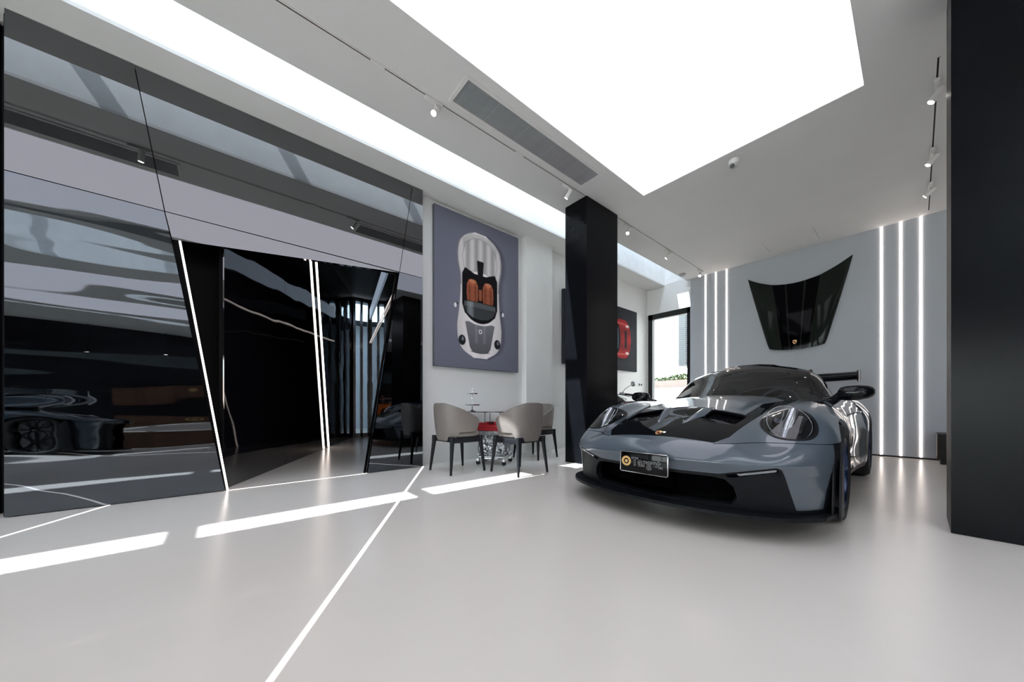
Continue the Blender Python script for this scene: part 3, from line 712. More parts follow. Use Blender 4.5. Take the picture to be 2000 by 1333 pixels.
# ------------------------------------------------------------------ low black cabinet behind the wide column
t = thing('low_cabinet', 'small dark low cabinet against the far wall beside the wide column', 'cabinet', (.46, 7.95, 0))
box('body', (-.27, -.25, .07), (.27, .25, .43), M['black_side'], t, bevel=.004); box('plinth', (-.24, -.22, 0), (.24, .22, .07), M['black'], t)
box('door', (-.265, -.262, .08), (-.003, -.2502, .42), M['black_side'], t); box('door', (.003, -.262, .08), (.265, -.2502, .42), M['black_side'], t)
# reception counter seen in the mirror
t = thing('reception_counter', 'low brown counter with a ring logo, seen only in the mirror wall', 'counter', (8.3, -1.45, 0))
wd = mat('brown_wood', (.10, .05, .03), .5, noise=(5, .3))
box('body', (-.3, -1.25, 0), (.3, 1.25, .9), wd, t); box('worktop', (-.36, -1.3, .9), (.33, 1.3, .95), M['black'], t)
MB().lathe([(.17, -.012), (.17, 0), (.25, 0), (.25, -.012)], (-.3, .55, .45), 'x', 40, close=True).build('logo_ring', M['gold'], t)
MB().lathe([(0, -.012), (.08, -.012), (.08, 0), (0, 0)], (-.3, .55, .45), 'x', 30).build('logo_dot', M['gold'], t)
# lamps on the dark right wall side, seen as points in the mirror
for k, y in enumerate((-5.2, -3.4, -1.6, .2, 2.0)):
    t = thing('downlight', 'small downlight by the dark right wall, seen as a point in the mirror', 'ceiling light', (8.6, y, ZC), group='downlights by the dark right wall')
    MB().cyl((0, 0, 0), (0, 0, -1.05), .01, 8).build('stem', M['black'], t); MB().cyl((0, 0, -1.05), (0, 0, -1.15), .045, 16).build('lamp_head', M['black'], t)
    MB().cyl((0, 0, -1.151), (0, 0, -1.153), .04, 16).build('lens', M['lamp_lens'], t)
struct(box('trim_5', (XR-.03, YB, 1.95), (XR-.001, YF, 2.6), mat('grey_band', (.10, .12, .13), .4, noise=(3, .1)))).name = 'trim_right_wall_band'

# ------------------------------------------------------------------ motorcycle behind the slim column
def motorcycle():
    t = thing('motorcycle', 'motorcycle hidden behind the slim column, only handlebar and round mirror showing', 'motorcycle', (-3.72, 5.9, 0), 0)
    bm_, ch = M['black'], M['chrome']
    for yy in (-.62, .78):
        w_ = MB().lathe([(.24, -.05), (.29, -.06), (.32, -.03), (.325, 0), (.32, .03), (.29, .06), (.24, .05)], (0, yy, .325), 'x', 40, close=True).build('wheel', bm_, t)
        r_ = MB().lathe([(.225, -.03), (.245, -.04), (.245, .04), (.225, .03)], (0, yy, .325), 'x', 40, close=True)
        for k in range(10): a = math.pi*2*k/10; r_.tube([(0, yy, .325), (0, yy+.23*math.cos(a), .325+.23*math.sin(a))], .009, 6)
        r_.cyl((-.05, yy, .325), (.05, yy, .325), .04, 14); r_.build('rim', ch, w_)
    for s_ in (-1, 1): MB().tube([(s_*.09, -.62, .325), (s_*.09, -.42, .98)], .022, 12).build('fork_leg', ch, t)
    MB().tube([(-.36, -.26, 1.03), (-.22, -.34, 1.05), (-.08, -.40, 1.0), (.08, -.40, 1.0), (.22, -.34, 1.05), (.36, -.26, 1.03)], .012, 10).build('handlebar', ch, t)
    for s_ in (-1, 1):
        MB().cyl((s_*.28, -.306, 1.043), (s_*.40, -.235, 1.022), .018, 12).build('grip', bm_, t)
        MB().tube([(s_*.22, -.37, 1.04), (s_*.30, -.37, 1.02), (s_*.40, -.31, .995)], [.008, .006, .005], 8).build('lever', bm_, t)
        MB().box((s_*.24-.035, -.36, 1.03), (s_*.24+.035, -.31, 1.075)).build('switch_box', M['steel'], t, bevel=.006)
        m_ = MB().tube([(s_*.24, -.33, 1.07), (s_*.30, -.33, 1.13), (s_*.40, -.31, 1.20)], .006, 8).build('mirror_stem', ch, t)
        q = Vector((s_*.45, -.31, 1.22)); MB().lathe([(0, -.012), (.032, -.010), (.048, .0), (.048, .006), (.042, .008), (0, .008)], q, 'y', 28).build('mirror_head', ch, m_)
    MB().lathe([(0, -.10), (.05, -.095), (.085, -.05), (.095, 0), (.095, .02), (0, .02)], (0, -.50, .93), 'y', 28).build('headlamp', ch, t)
    MB().tube([(0, -.36, .86), (0, -.2, .90), (0, 0, .86), (0, .16, .78)], [.06, .14, .15, .08], 20).build('fuel_tank', mat('tank_black', (.02, .02, .025), .15, coat=1, noise=(4, .1)), t)
    MB().box((-.12, .12, .74), (.12, .62, .81)).build('seat', bm_, t, bevel=.03)
    MB().box((-.14, -.22, .34), (.14, .24, .66)).cyl((-.16, 0, .45), (.16, 0, .45), .13, 20).build('engine', M['steel'], t, bevel=.02)
    MB().tube([(.13, -.1, .5), (.17, -.2, .32), (.18, .1, .26), (.18, .75, .34)], [.02, .022, .03, .045], 14).build('exhaust', ch, t)
    MB().tube([(0, -.4, .95), (0, -.2, .72), (0, .2, .34), (0, .78, .325)], .025, 10).tube([(0, .1, .76), (0, .7, .72), (0, .78, .33)], .02, 10).build('frame', bm_, t)
    MB().tube([(0, .2, .26), (-.18, .2, .0)], .01, 8).build('side_stand', bm_, t)
motorcycle()
# ================================================================== SPORTS CAR
# car space: x = lateral (w), y = distance back from the nose (s), z = up
def curve(xs, ys, sig):
    g = np.linspace(xs[0]-1, xs[-1]+1, 2400); v = np.interp(g, xs, ys)
    # keep end slopes
    v = np.where(g < xs[0], ys[0] + (g-xs[0])*(ys[1]-ys[0])/(xs[1]-xs[0]), v)
    v = np.where(g > xs[-1], ys[-1] + (g-xs[-1])*(ys[-1]-ys[-2])/(xs[-1]-xs[-2]), v)
    h = g[1]-g[0]; n = max(1, int(3*sig/h)); k = np.exp(-.5*(np.arange(-n, n+1)*h/sig)**2); k /= k.sum()
    vp = np.pad(v, n, mode='edge'); v2 = np.convolve(vp, k, 'valid')
    return lambda x: np.interp(x, g, v2)
def smax(a, b, k):
    h = np.clip(.5 + .5*(a-b)/k, 0, 1); return b + (a-b)*h + k*h*(1-h)
def sstep(x, a, b):
    t = np.clip((x-a)/(b-a), 0, 1); return t*t*(3-2*t)
zc = curve([0, .12, .25, .5, .8, 1.1, 1.4, 1.7, 2.2, 3.2, 3.7, 4.1, 4.4, 4.57], [.525, .580, .638, .722, .79, .845, .89, .92, .93, .94, .93, .90, .86, .83], .06)
zf = curve([0, .15, .3, .5, .7, .9, 1.05, 1.3, 1.6, 1.9, 2.4, 2.8, 3.1, 3.5, 3.8, 4.1, 4.4, 4.57], [.47, .50, .545, .665, .80, .852, .877, .885, .88, .885, .90, .915, .935, .955, .95, .92, .86, .81], .06)
pw = curve([.3, .6, 1.04, 1.5, 1.9, 2.4, 2.8, 3.1, 3.5, 3.9, 4.3, 4.57], [.925, .94, .955, .925, .90, .90, .92, .955, .965, .95, .90, .84], .10)
front = curve([0, .2, .4, .6, .75, .85, .92, 1.0], [0, .012, .045, .115, .205, .31, .44, .68], .05)
WF, WR, RF, RR = 1.04, 3.497, .350, .367
def Ht(s, a):
    zh = zc(s) + .012 - .05*(a/.55)**2
    ff = zf(s) - .9*np.maximum(0, a-.735)**2*4 - .35*np.minimum(0, a-.735)**2
    # hood shoulder beside the raised centre
    zh = zh + .022*sstep(s, .55, .75)*(1-sstep(a, .40, .50))*(1-sstep(s, 1.5, 1.8))
    t = sstep(a, .46, .70); return zh*(1-t) + ff*t
def Ws(s, z):
    w_ = pw(s)
    w_ = w_ - 1.05*np.maximum(0, z-.60)**2 - .8*np.maximum(0, .34-z)**2*(1 - sstep(s, .2, .5)*0)
    # doors: waist and lower hollow
    d = sstep(s, 1.55, 1.9)*(1-sstep(s, 2.7, 3.05)); w_ = w_ - d*.015*np.exp(-((z-.42)/.12)**2)
    return w_
def Fb(s, a, z):
    g1 = (z - Ht(s, a))*.93
    g2 = a - Ws(s, z)
    lean = 1.5*np.maximum(0, z-.44)**2 + .50*np.maximum(0, .465-z) - .35*np.maximum(0, .40-z)
    g3 = front(a) + lean - s
    g4 = (s - (4.55 - .35*np.maximum(0, a-.5)**2 - .5*np.maximum(0, .45-z) - .3*np.maximum(0, z-.7)))*1.0
    g = smax(g2, g3, .16); g = smax(g, g4, .12); g = smax(g, g1, .085); return smax(g, .15-z, .03)
zr = curve([1.50, 1.60, 1.75, 1.95, 2.15, 2.30, 2.5, 2.7, 2.95, 3.25, 3.55, 3.85, 4.1], [.86, .93, 1.012, 1.115, 1.232, 1.288, 1.315, 1.315, 1.295, 1.23, 1.12, .995, .88], .05)
wg = curve([1.5, 1.9, 2.3, 2.7, 3.1, 3.5, 4.0], [.74, .755, .765, .755, .72, .655, .53], .10)
def seff(s, a): return s - .46*a*a*(1-sstep(s, 2.1, 2.7)) + .16*a*a*sstep(s, 2.8, 3.3)
def Gside(s, a, z): return (a - (wg(s) - .50*np.maximum(0, z-.88) - .35*np.maximum(0, z-1.1)**2))*.9
def Groof(s, a, z): return (z - (zr(seff(s, a)) - .12*(a/.6)**2 + .012*(1-sstep(a, .22, .30))*sstep(s, 2.40, 2.5)))*.85
def Fg(s, a, z): return smax(Gside(s, a, z), Groof(s, a, z), .07)
def normals(F, P, e=.004):
    s, a, z = P[:, 1], P[:, 0], P[:, 2]
    n = np.stack([F(s, a+e, z)-F(s, a-e, z), F(s+e, a, z)-F(s-e, a, z), F(s, a, z+e)-F(s, a, z-e)], 1)
    return n/np.linalg.norm(n, axis=1, keepdims=True)
def shoot(F, O, D, tmax=2.6):
    lo = np.zeros(len(O)); hi = np.full(len(O), tmax)
    for _ in range(26):
        m = (lo+hi)/2; P = O + D*m[:, None]; ins = F(P[:, 1], np.abs(P[:, 0]), P[:, 2]) < 0
        lo = np.where(ins, m, lo); hi = np.where(ins, hi, m)
    return O + D*((lo+hi)/2)[:, None]
def sheet(F, s0, s1, z0, phis, na, nm, nb):
    O, D = [], []
    al = np.linspace(0, 90, na, endpoint=False)
    for a in al:
        for p in phis: O.append((0, s0, z0)); D.append((math.sin(R(a))*math.cos(p), -math.cos(R(a)), math.sin(R(a))*math.sin(p)))
    for s in np.linspace(s0, s1, nm):
        for p in phis: O.append((0, s, z0)); D.append((math.cos(p), 0, math.sin(p)))
    for a in np.linspace(0, 90, nb+1)[1:]:
        for p in phis: O.append((0, s1, z0)); D.append((math.cos(R(a))*math.cos(p), math.sin(R(a)), math.cos(R(a))*math.sin(p)))
    O = np.array(O); D = np.array(D)
    V = shoot(F, O, D); V[:, 0] = np.maximum(V[:, 0], 0); n = len(phis); r = len(V)//n
    i, j = np.meshgrid(np.arange(r-1), np.arange(n-1), indexing='ij'); k = (i*n+j).ravel()
    T = np.concatenate([np.stack([k, k+n, k+n+1], 1), np.stack([k, k+n+1, k+1], 1)])
    return V, T
class Surf:
    """half surface: V verts, N normals, T tris; clip() splits by a scalar field"""
    def __init__(s, V, N, T): s.V, s.N, s.T = V, N, T
    def clip(s, f):
        V, N, T = s.V, s.N, s.T; f = np.where(np.abs(f) < 2e-6, 2e-6, f); neg = f < 0; c = neg[T].sum(1)
        inn = [T[c == 3]]; out = [T[c == 0]]; newV = []; newN = []; base = len(V); E = {}
        mx = T[(c == 1) | (c == 2)]
        def cut(a, b):
            nonlocal base
            k = (a, b) if a < b else (b, a)
            if k not in E:
                t = f[a]/(f[a]-f[b]); newV.append(V[a]+(V[b]-V[a])*t); n_ = N[a]+(N[b]-N[a])*t; newN.append(n_/np.linalg.norm(n_)); E[k] = base; base += 1
            return E[k]
        i2, o2 = [], []
        for t in mx.tolist():
            ng = [neg[q] for q in t]; lone = ng.index(True) if sum(ng) == 1 else ng.index(False)
            a, b, d = t[lone], t[(lone+1) % 3], t[(lone+2) % 3]; p, q = cut(a, b), cut(a, d)
            L, Q = (i2, o2) if sum(ng) == 1 else (o2, i2)
            L.append((a, p, q)); Q.append((p, b, d)); Q.append((p, d, q))
        if newV: V = np.concatenate([V, newV]); N = np.concatenate([N, newN])
        def mk(L):
            T2 = np.concatenate([np.array(x).reshape(-1, 3).astype(int) for x in L])
            if len(T2) == 0: return Surf(np.zeros((0, V.shape[1])), np.zeros((0, 3)), np.zeros((0, 3), int))
            u, inv = np.unique(T2.ravel(), return_inverse=True); return Surf(V[u], N[u], inv.reshape(-1, 3))
        return mk(inn + [i2]), mk(out + [o2])
    def __add__(s, o): return Surf(np.concatenate([s.V, o.V]), np.concatenate([s.N, o.N]), np.concatenate([s.T, o.T + len(s.V)]))
    def band(s, d, win, e):
        """cut out a thin strip |d| < e inside the window win < 0; returns strip, rest"""
        a, out = s._clipd(win, d); (hi, dh), (lo, dl) = a[0]._clipd2(a[1], e)
        (lo2, _), (gap, _) = lo._clipd2(dl, -e)[1], lo._clipd2(dl, -e)[0]
        return gap, out[0] + hi + lo2
    def _clipd(s, f, d):
        n = len(s.V); q = Surf(s.V, s.N, s.T); q.D = d; return q._split(f)
    def _clipd2(s, d, e):
        q = Surf(s.V, s.N, s.T); q.D = d; a, b = q._split(d - e); return b, a
    def _split(s, f):
        # encode d as an extra coordinate so that clip interpolates it
        V4 = np.concatenate([s.V, s.D[:, None]], 1); q = Surf(V4, s.N, s.T); a, b = q.clip(f)
        return (Surf(a.V[:, :3], a.N, a.T), a.V[:, 3]), (Surf(b.V[:, :3], b.N, b.T), b.V[:, 3])
    def rim(s, depth, mode=None):
        """turn open edges inwards by depth (not on the centre line)"""
        T = s.T; e = np.concatenate([T[:, [0, 1]], T[:, [1, 2]], T[:, [2, 0]]]); key = np.sort(e, 1); k1 = key[:, 0]*10**7 + key[:, 1]
        u, idx, cnt = np.unique(k1, return_index=True, return_counts=True); b = e[idx[cnt == 1]]
        b = b[~((s.V[b[:, 0], 0] < 1e-4) & (s.V[b[:, 1], 0] < 1e-4))]
        if not len(b): return s
        uv, inv = np.unique(b.ravel(), return_inverse=True); inv = inv.reshape(-1, 2); n0 = len(s.V)
        d = s.N[uv].copy()
        V0 = s.V[uv]; V1 = V0 - d*depth
        # rim gets its own verts so its shading stays separate
        nV = np.concatenate([s.V, V0, V1]); m = len(uv)
        a0, b0 = n0+inv[:, 0], n0+inv[:, 1]; a1, b1 = a0+m, b0+m
        T2 = np.concatenate([T, np.stack([b0, a0, a1], 1), np.stack([b0, a1, b1], 1)])
        # normals of rim: face based
        fn = np.zeros((2*m, 3)); 
        e_ = V0[inv[:, 1]]-V0[inv[:, 0]]; q = np.cross(-e_, -d[inv[:, 0]]); q /= np.maximum(1e-9, np.linalg.norm(q, axis=1, keepdims=True))
        np.add.at(fn, inv[:, 0], q); np.add.at(fn, inv[:, 1], q); fn[m:] = fn[:m]; fn /= np.maximum(1e-9, np.linalg.norm(fn, axis=1, keepdims=True))
        return Surf(nV, np.concatenate([s.N, fn]), T2)
    def obj(s, name, m, parent, rim=.012, side=0, shift=0.0):
        """side 0: both mirrored halves joined, 1 left (+x) only, -1 right only"""
        q = s.rim(rim) if rim else s
        V, N, T = q.V, q.N, q.T
        if shift: V = V + N*shift
        if side == 0:
            k = len(V); V = np.concatenate([V, V*[-1, 1, 1]]); N = np.concatenate([N, N*[-1, 1, 1]]); T = np.concatenate([T, T[:, ::-1]+k])
        elif side < 0: V, N, T = V*[-1, 1, 1], N*[-1, 1, 1], T[:, ::-1]
        me = bpy.data.meshes.new(name)
        me.vertices.add(len(V)); me.vertices.foreach_set('co', V.ravel()); me.loops.add(len(T)*3); me.loops.foreach_set('vertex_index', T.ravel())
        me.polygons.add(len(T)); me.polygons.foreach_set('loop_start', np.arange(len(T))*3); me.polygons.foreach_set('loop_total', np.full(len(T), 3))
        me.update(); me.validate()
        me.polygons.foreach_set('use_smooth', [True]*len(me.polygons))
        me.normals_split_custom_set_from_vertices(N.tolist()) if len(me.vertices) == len(N) else None
        me.materials.append(m); o = bpy.data.objects.new(name, me); COL.objects.link(o); o.parent = parent
        return o
    @property
    def s(s_): return s_.V[:, 1]
    @property
    def a(s_): return s_.V[:, 0]
    @property
    def z(s_): return s_.V[:, 2]

M['paint'] = mat('slate_blue_grey_paint', (.078, .102, .130), .30, coat=1.0, noise=(2, .02))
M['carbon'] = mat('gloss_carbon', (.005, .006, .008), .3, spec=.0, coat=.6, noise=(60, .3))
M['satin_black'] = mat('satin_black_plastic', (.007, .008, .010), .42, spec=.22, noise=(20, .2))
M['void'] = mat('dark_duct', (.002, .002, .003), .9, spec=.02, noise=(20, .2))
M['tyre'] = mat('tyre_rubber', (.012, .012, .013), .6, noise=(20, .2))
M['rim_blue'] = mat('dark_blue_forged_rim', (.012, .03, .085), .25, .7, coat=.6, noise=(20, .1))
M['screen'] = glass_mat('windscreen_glass', (.66, .74, .80), ior=1.5)
M['side_glass'] = glass_mat('side_window_glass', (.72, .77, .80), ior=1.5)
M['lens'] = glass_mat('headlamp_lens', (.80, .83, .86), ior=1.5)
M['lamp_silver'] = mat('headlamp_silver', (.42, .44, .47), .2, .9, noise=(30, .1))
M['interior'] = mat('dark_upholstery', (.04, .050, .060), .7, noise=(20, .2))
M['projector'] = mat('projector_glass', (.03, .035, .045), .15, noise=(20, .1))
M['drl'] = mat('clear_lamp_bar', (.30, .33, .36), .25, .6, coat=1, noise=(20, .1))

def build_car():
    t = thing('sports_car', 'slate blue-grey sports car with black carbon bonnet and tall rear wing', 'car', (-1.260, 2.33, 0), .016)
    t.scale = (1.014, 1, 1)
    phis = np.radians(np.concatenate([np.linspace(-90, -24, 34, endpoint=False), np.linspace(-24, 62, 150, endpoint=False), np.linspace(62, 90, 30)]))
    V, T = sheet(Fb, .85, 3.7, .42, phis, 120, 170, 34)
    B = Surf(V, normals(Fb, V), T)
    # --- wheel arches
    arch = lambda S, c, r: np.maximum(np.hypot(S.s-c, S.z-.35)-r, .60-S.a)
    _, B = B.clip(arch(B, WF, .385)); _, B = B.clip(arch(B, WR, .405))
    # --- front fascia: black lower section, defined in front view
    P = np.stack([B.a, B.z], 1)
    fas = sdpoly(P, [(-1, .384), (.44, .392), (.47, .400), (.715, .455), (.735, .44), (.785, .19), (1.2, .185), (1.2, -.2), (-1, -.2)])
    fas = np.maximum(fas, B.s-1.0); low, B = B.clip(fas)
    # --- headlights (ellipse seen along the lamp axis)
    hc = np.array([.705, .565, .715]); hn = np.array([.28, -.66, .70]); hn /= np.linalg.norm(hn)
    hu = np.cross([0, 0, 1], hn); hu /= np.linalg.norm(hu); hv = np.cross(hn, hu)
    if hu[0] < 0: hu, hv = -hu, -hv
    def hl(S, k=1.0, off=0):
        q = S.V - hc; u = q@hu; v = q@hv; ru, rv = .132*k+off, .176*k+off
        r = np.sqrt((u/ru)**2 + (v/rv)**2); return np.maximum((r-1)*min(ru, rv), np.abs(q@hn)-.25)
    lamp, B = B.clip(hl(B, 1, .018)); ring, lens = None, None
    lens, ring = lamp.clip(hl(lamp))
    # --- bonnet panel: cut line and strips
    hood_poly = [(-1, .135), (.385, .155), (.445, .26), (.475, .50), (.505, .80), (.54, 1.10), (.60, 1.40), (.66, 1.62), (.66, 1.9), (-1, 1.9)]
    top = lambda S: np.where(S.z > .50, 0, 1.0)
    hp = lambda S: np.maximum(sdpoly(S.V[:, :2], hood_poly), (.50-S.z))
    hood, B = B.clip(hp(B)+.002); gap, B = B.clip(hp(B)-.0018)
    gap.obj('bonnet_gap', M['void'], t, rim=0, shift=-.006)
    # bumper / wing seam running from bonnet corner past the lamp to the arch
    g2, B = B.band(B.z - (.578 + .05*(B.a-.385) - .02*sstep(B.s, .3, .6)), np.maximum(.386-B.a, B.s-.72), .0022); g2.obj('bumper_seam', M['void'], t, rim=0, shift=-.004)
    # nostril outlets
    nos = lambda S: sdpoly(S.V[:, :2], [(.18, .53), (.41, .49), (.43, .65), (.21, .70)])-.012
    n_, hood = hood.clip(nos(hood))
    for q_ in (1, -1): n_.obj('outlet_mesh', M['void'], t, rim=0, shift=-.035, side=q_)
    # body-coloured centre behind the outlets
    bc = lambda S: np.minimum(sdpoly(S.V[:, :2], [(-1, .78), (.12, .78), (.17, .73), (.43, .685), (.435, .80), (.44, 1.15), (.50, 1.5), (.50, 1.95), (-1, 1.95)]), 9)
    centre, hood = hood.clip(bc(hood))
    centre.obj('bonnet_centre', M['paint'], t, rim=0)
    hood.obj('bonnet', M['carbon'], t, rim=.015)
    # --- fender louvre fields on the wing tops
    lv = np.maximum(sdpoly(B.V[:, :2], [(.69, 1.0), (.80, 1.0), (.84, 1.33), (.72, 1.33)]) - .02, .7-B.z)
    lou, B = B.clip(lv); 
    for q_ in (1, -1): lou.obj('wing_louvre_base', M['void'], t, rim=0, shift=-.012, side=q_)
    # --- doors
    dp = lambda S: sdpoly(S.V[:, 1:], [(1.62, .22), (2.72, .22), (2.86, .55), (2.80, .93), (1.60, .93)])
    gd, B = B.band(dp(B), .6-B.a, .0022)
    gd.obj('door_gap', M['void'], t, rim=0, shift=-.006)
    door, B = B.clip(np.maximum(dp(B), .6-B.a))
    for sd_ in (1, -1): 
        d_ = door.obj('door', M['paint'], t, rim=.01, side=sd_)
        MB().tube([(sd_*.905, 2.48, .76), (sd_*.918, 2.53, .762), (sd_*.918, 2.62, .765), (sd_*.90, 2.68, .766)], .010, 8).build('door_handle', M['paint'], d_)
    # --- air intake in the rear wing
    ip = np.maximum(sdpoly(B.V[:, 1:], [(2.93, .66), (3.03, .58), (3.06, .74), (3.03, .86), (2.96, .86), (2.92, .78)])-.012, .6-B.a)
    it, B = B.clip(ip); 
    for q_ in (1, -1): it.obj('side_intake', M['void'], t, rim=0, shift=-.05, side=q_)
    tr = np.maximum(sdpoly(B.V[:, 1:], [(.49, .0), (.50, .30), (.56, .45), (.60, .585), (.80, .60), (.80, .0)]), .6-B.a); tr_, B = B.clip(tr)
    for q_ in (1, -1): tr_.obj('arch_trim', M['satin_black'], t, rim=.01, side=q_)
    # --- tail: lower black diffuser area and light bar
    tb = np.maximum(B.z-.42, 4.25-B.s); dif, B = B.clip(tb)
    dif.obj('rear_diffuser', M['satin_black'], t, rim=0)
    lb = np.maximum(np.abs(B.z-.76)-.022, 4.25-B.s); lb_, B = B.clip(lb); lb_.obj('tail_light_bar', mat('tail_lamp_red', (.3, .01, .01), .2, coat=1, noise=(9, .1)), t, rim=0)
    # sills
    sl = np.maximum(B.z-.215, np.maximum(1.4-B.s, B.s-3.1)); sill, B = B.clip(sl); 
    for q_ in (1, -1): sill.obj('side_sill', M['satin_black'], t, rim=0, side=q_)
    B.obj('body_shell', M['paint'], t, rim=.025)
    # --- fascia split: DRL slot, air intake opening
    drl = sdpoly(np.stack([low.a, low.z], 1), [(.455, .388), (.715, .452), (.728, .424), (.49, .366)]); drl = np.maximum(drl+.004, low.s-.7)
    dr, low = low.clip(drl)
    bar = sdpoly(np.stack([dr.a, dr.z], 1), [(.525, .402), (.708, .443), (.713, .431), (.535, .389)])
    br, dr = dr.clip(bar); 
    for q_ in (1, -1): br.obj('driving_lamp_bar', M['drl'], t, rim=0, shift=.003, side=q_); dr.obj('lamp_slot', M['void'], t, rim=0, shift=-.015, side=q_)
    op = sdpoly(np.stack([low.a, low.z], 1), [(-1, .168), (.49, .205), (.515, .245), (.50, .31), (.46, .352), (.40, .362), (-1, .362)])-.008; op = np.maximum(op, low.s-.6)
    hole, low = low.clip(op)
    hole.obj('intake_duct', M['void'], t, rim=0, shift=-.16)
    low.obj('front_apron', M['satin_black'], t, rim=.05)
    # louvred blades inside the central intake
    for k in (-1.2, 1.2):
        x = k*.115; y0 = .02 + float(front(abs(x)))
        box('intake_fin', (x-.0012, y0+.07, .19), (x+.0012, y0+.16, .36), M['void'], t)
    # splitter following the plan of the nose
    pts = [(w_, float(front(w_))) for w_ in np.linspace(0, .90, 26)]
    outer = [(w_*1.0 + .012*w_/.9, s_ - .045 + .012*(w_/.9)) for w_, s_ in pts] + [(.955, .62), (.955, .74)]
    full = [(-a, b) for a, b in outer[::-1]] + outer[1:]
    inner = [(.80, .72), (.70, .45), (.3, .25), (-.3, .25), (-.70, .45), (-.80, .72)]
    zb = lambda p: .140 + .010*(1-abs(p[0])/.95)
    mbs = MB(); poly = full + inner; n = len(poly)
    vs = [(p[0], p[1], zb(p)) for p in poly] + [(p[0], p[1], zb(p)+.022) for p in poly]
    mbs.add(vs, [(i, n+i, n+(i+1) % n, (i+1) % n) for i in range(n)])
    m2 = len(full)
    def tri(a, b, c, off): mbs.f.append((a+off, b+off, c+off) if off else (c, b, a))
    # strip between outer and inner curve (inner sampled by nearest)
    for off in (0, n):
        q = [m2 + 5 - min(5, int(i/(m2-1)*5.999)) for i in range(m2)]
        for i in range(m2-1):
            mbs.f.append((i+off, i+1+off, q[i]+off) if off else (q[i], i+1, i))
            if q[i] != q[i+1]: mbs.f.append((i+1+off, q[i+1]+off, q[i]+off) if off else (q[i], q[i+1], i+1))
    mbs.build('splitter', M['satin_black'], t, smooth=0)
    for sd_ in (1, -1):
        # vertical blades in front of the front wheel
        bl_ = MB(); a = [(.55, .115), (.735, .115), (.725, .44), (.66, .50), (.665, .58), (.64, .60), (.63, .50), (.60, .42)]
        bl_.prism([(p[0], p[1]) for p in a], (sd_*.945, 0, 0), (0, 1, 0), (0, 0, 1), (sd_, 0, 0), .012).build('side_blade', M['satin_black'], t, bevel=.003)
        bl2 = MB().prism([(.50, .135), (.60, .12), (.59, .40), (.56, .47), (.545, .40)], (sd_*.918, 0, 0), (0, 1, 0), (0, 0, 1), (sd_, 0, 0), .010).build('side_blade', M['satin_black'], t, bevel=.003)
        # lamp ring, lens, bowl
        ring.obj('headlamp_ring', M['satin_black'], t, rim=.02, side=sd_, shift=.001)
        L = lens.obj('headlamp', M['lens'], t, rim=0, side=sd_)
        bowl = Surf(lens.V, lens.N, lens.T)
        q = bowl.V - hc; u, v = q@hu, q@hv; rr = np.clip(np.sqrt((u/.128)**2+(v/.168)**2), 0, 1); d = .075*(1-rr**4)+.004
        bw = Surf(bowl.V - hn*d[:, None], bowl.N, bowl.T); bw.obj('bowl', M['satin_black'], L, rim=0, side=sd_)
        def H(uu, vv, dd):
            p = hc + hu*uu + hv*vv + hn*dd; return Vector((p[0]*sd_, p[1], p[2]))
        mir = lambda k: Vector((k[0]*sd_, k[1], k[2]))
        hnv = mir(hn)
        # bright inner rim
        MB().tube([H(.118*math.cos(a_), .157*math.sin(a_), float(0)) for a_ in np.linspace(0, 2*math.pi, 49)], .0028, 6, caps=False).build('chrome_rim', M['lamp_silver'], L)
        for (uu, vv) in ((-.045, -.045), (-.048, .045), (.045, -.04), (.042, .05)):
            c_ = H(uu, vv, -.035); MB().tube([c_ - hnv*.03, c_, c_ + hnv*.006], [.030, .030, .024], 18).build('projector', M['satin_black'], L)
            MB().tube([c_ + hnv*.0065, c_ + hnv*.009], [.021, .014], 18).build('projector_lens', M['projector'], L)
        # silver diagonal reflector bars
        for uu in (.002,):
            a_ = H(uu-.045, -.125, -.025); b_ = H(uu+.050, .125, -.015)
            MB().tube([a_, (a_+b_)/2 + hnv*.006, b_], [.020, .034, .028], 12).build('reflector_bar', M['lamp_silver'], L)
        MB().tube([H(-.075, -.10, -.03), H(.0, .13, -.025)], .004, 8).build('reflector_bar', M['lamp_silver'], L)
        # louvre slats on the wing
        for k in range(7):
            s0 = 1.0 + k*.046; z_ = float(zf(s0)); MB().box((sd_*(.745+.005*k)-.065, s0, z_-.013), (sd_*(.745+.005*k)+.065, s0+.020, z_-.004), rot=Matrix.Rotation(R(18), 3, 'X')).build('louvre', M['satin_black'], t, smooth=0)
        # wheel wells
        for c_, r_, xo in ((WF, .387, .90), (WR, .407, .90)):
            b = MB(); na = 30; pts_ = [(c_+r_*math.cos(R(-20+220*i/na)), .35+r_*math.sin(R(-20+220*i/na))) for i in range(na+1)]
            vs = [(sd_*.58, p[0], p[1]) for p in pts_] + [(sd_*(xo-.02), p[0], p[1]) for p in pts_]
            b.add(vs, [(i, i+1, na+2+i, na+1+i) for i in range(na)] + [tuple(range(na+1))]); b.build('wheel_well', M['void'], t)
        # wheels
        for c_, r_, wd_, lab in ((WF, RF, .275, 0), (WR, RR, .33, 1)):
            xo = sd_*(.945 if not lab else .955); xi = xo - sd_*wd_; e = sd_
            w_ = MB().lathe([(r_*.74, 0), (r_*.80, .012), (r_*.93, .006), (r_*.975, -.014), (r_, -.05), (r_, -wd_+.05), (r_*.97, -wd_+.01), (r_*.8, -wd_), (r_*.74, -wd_)], (0, 0, 0), 'x', 64, close=True)
            w_.v = [(xo - .012*e + v_[0]*e, v_[1]+c_, v_[2]+r_) for v_ in w_.v]; w_ = w_.build('wheel', M['tyre'], t)
            g = MB(); rim = r_*.75
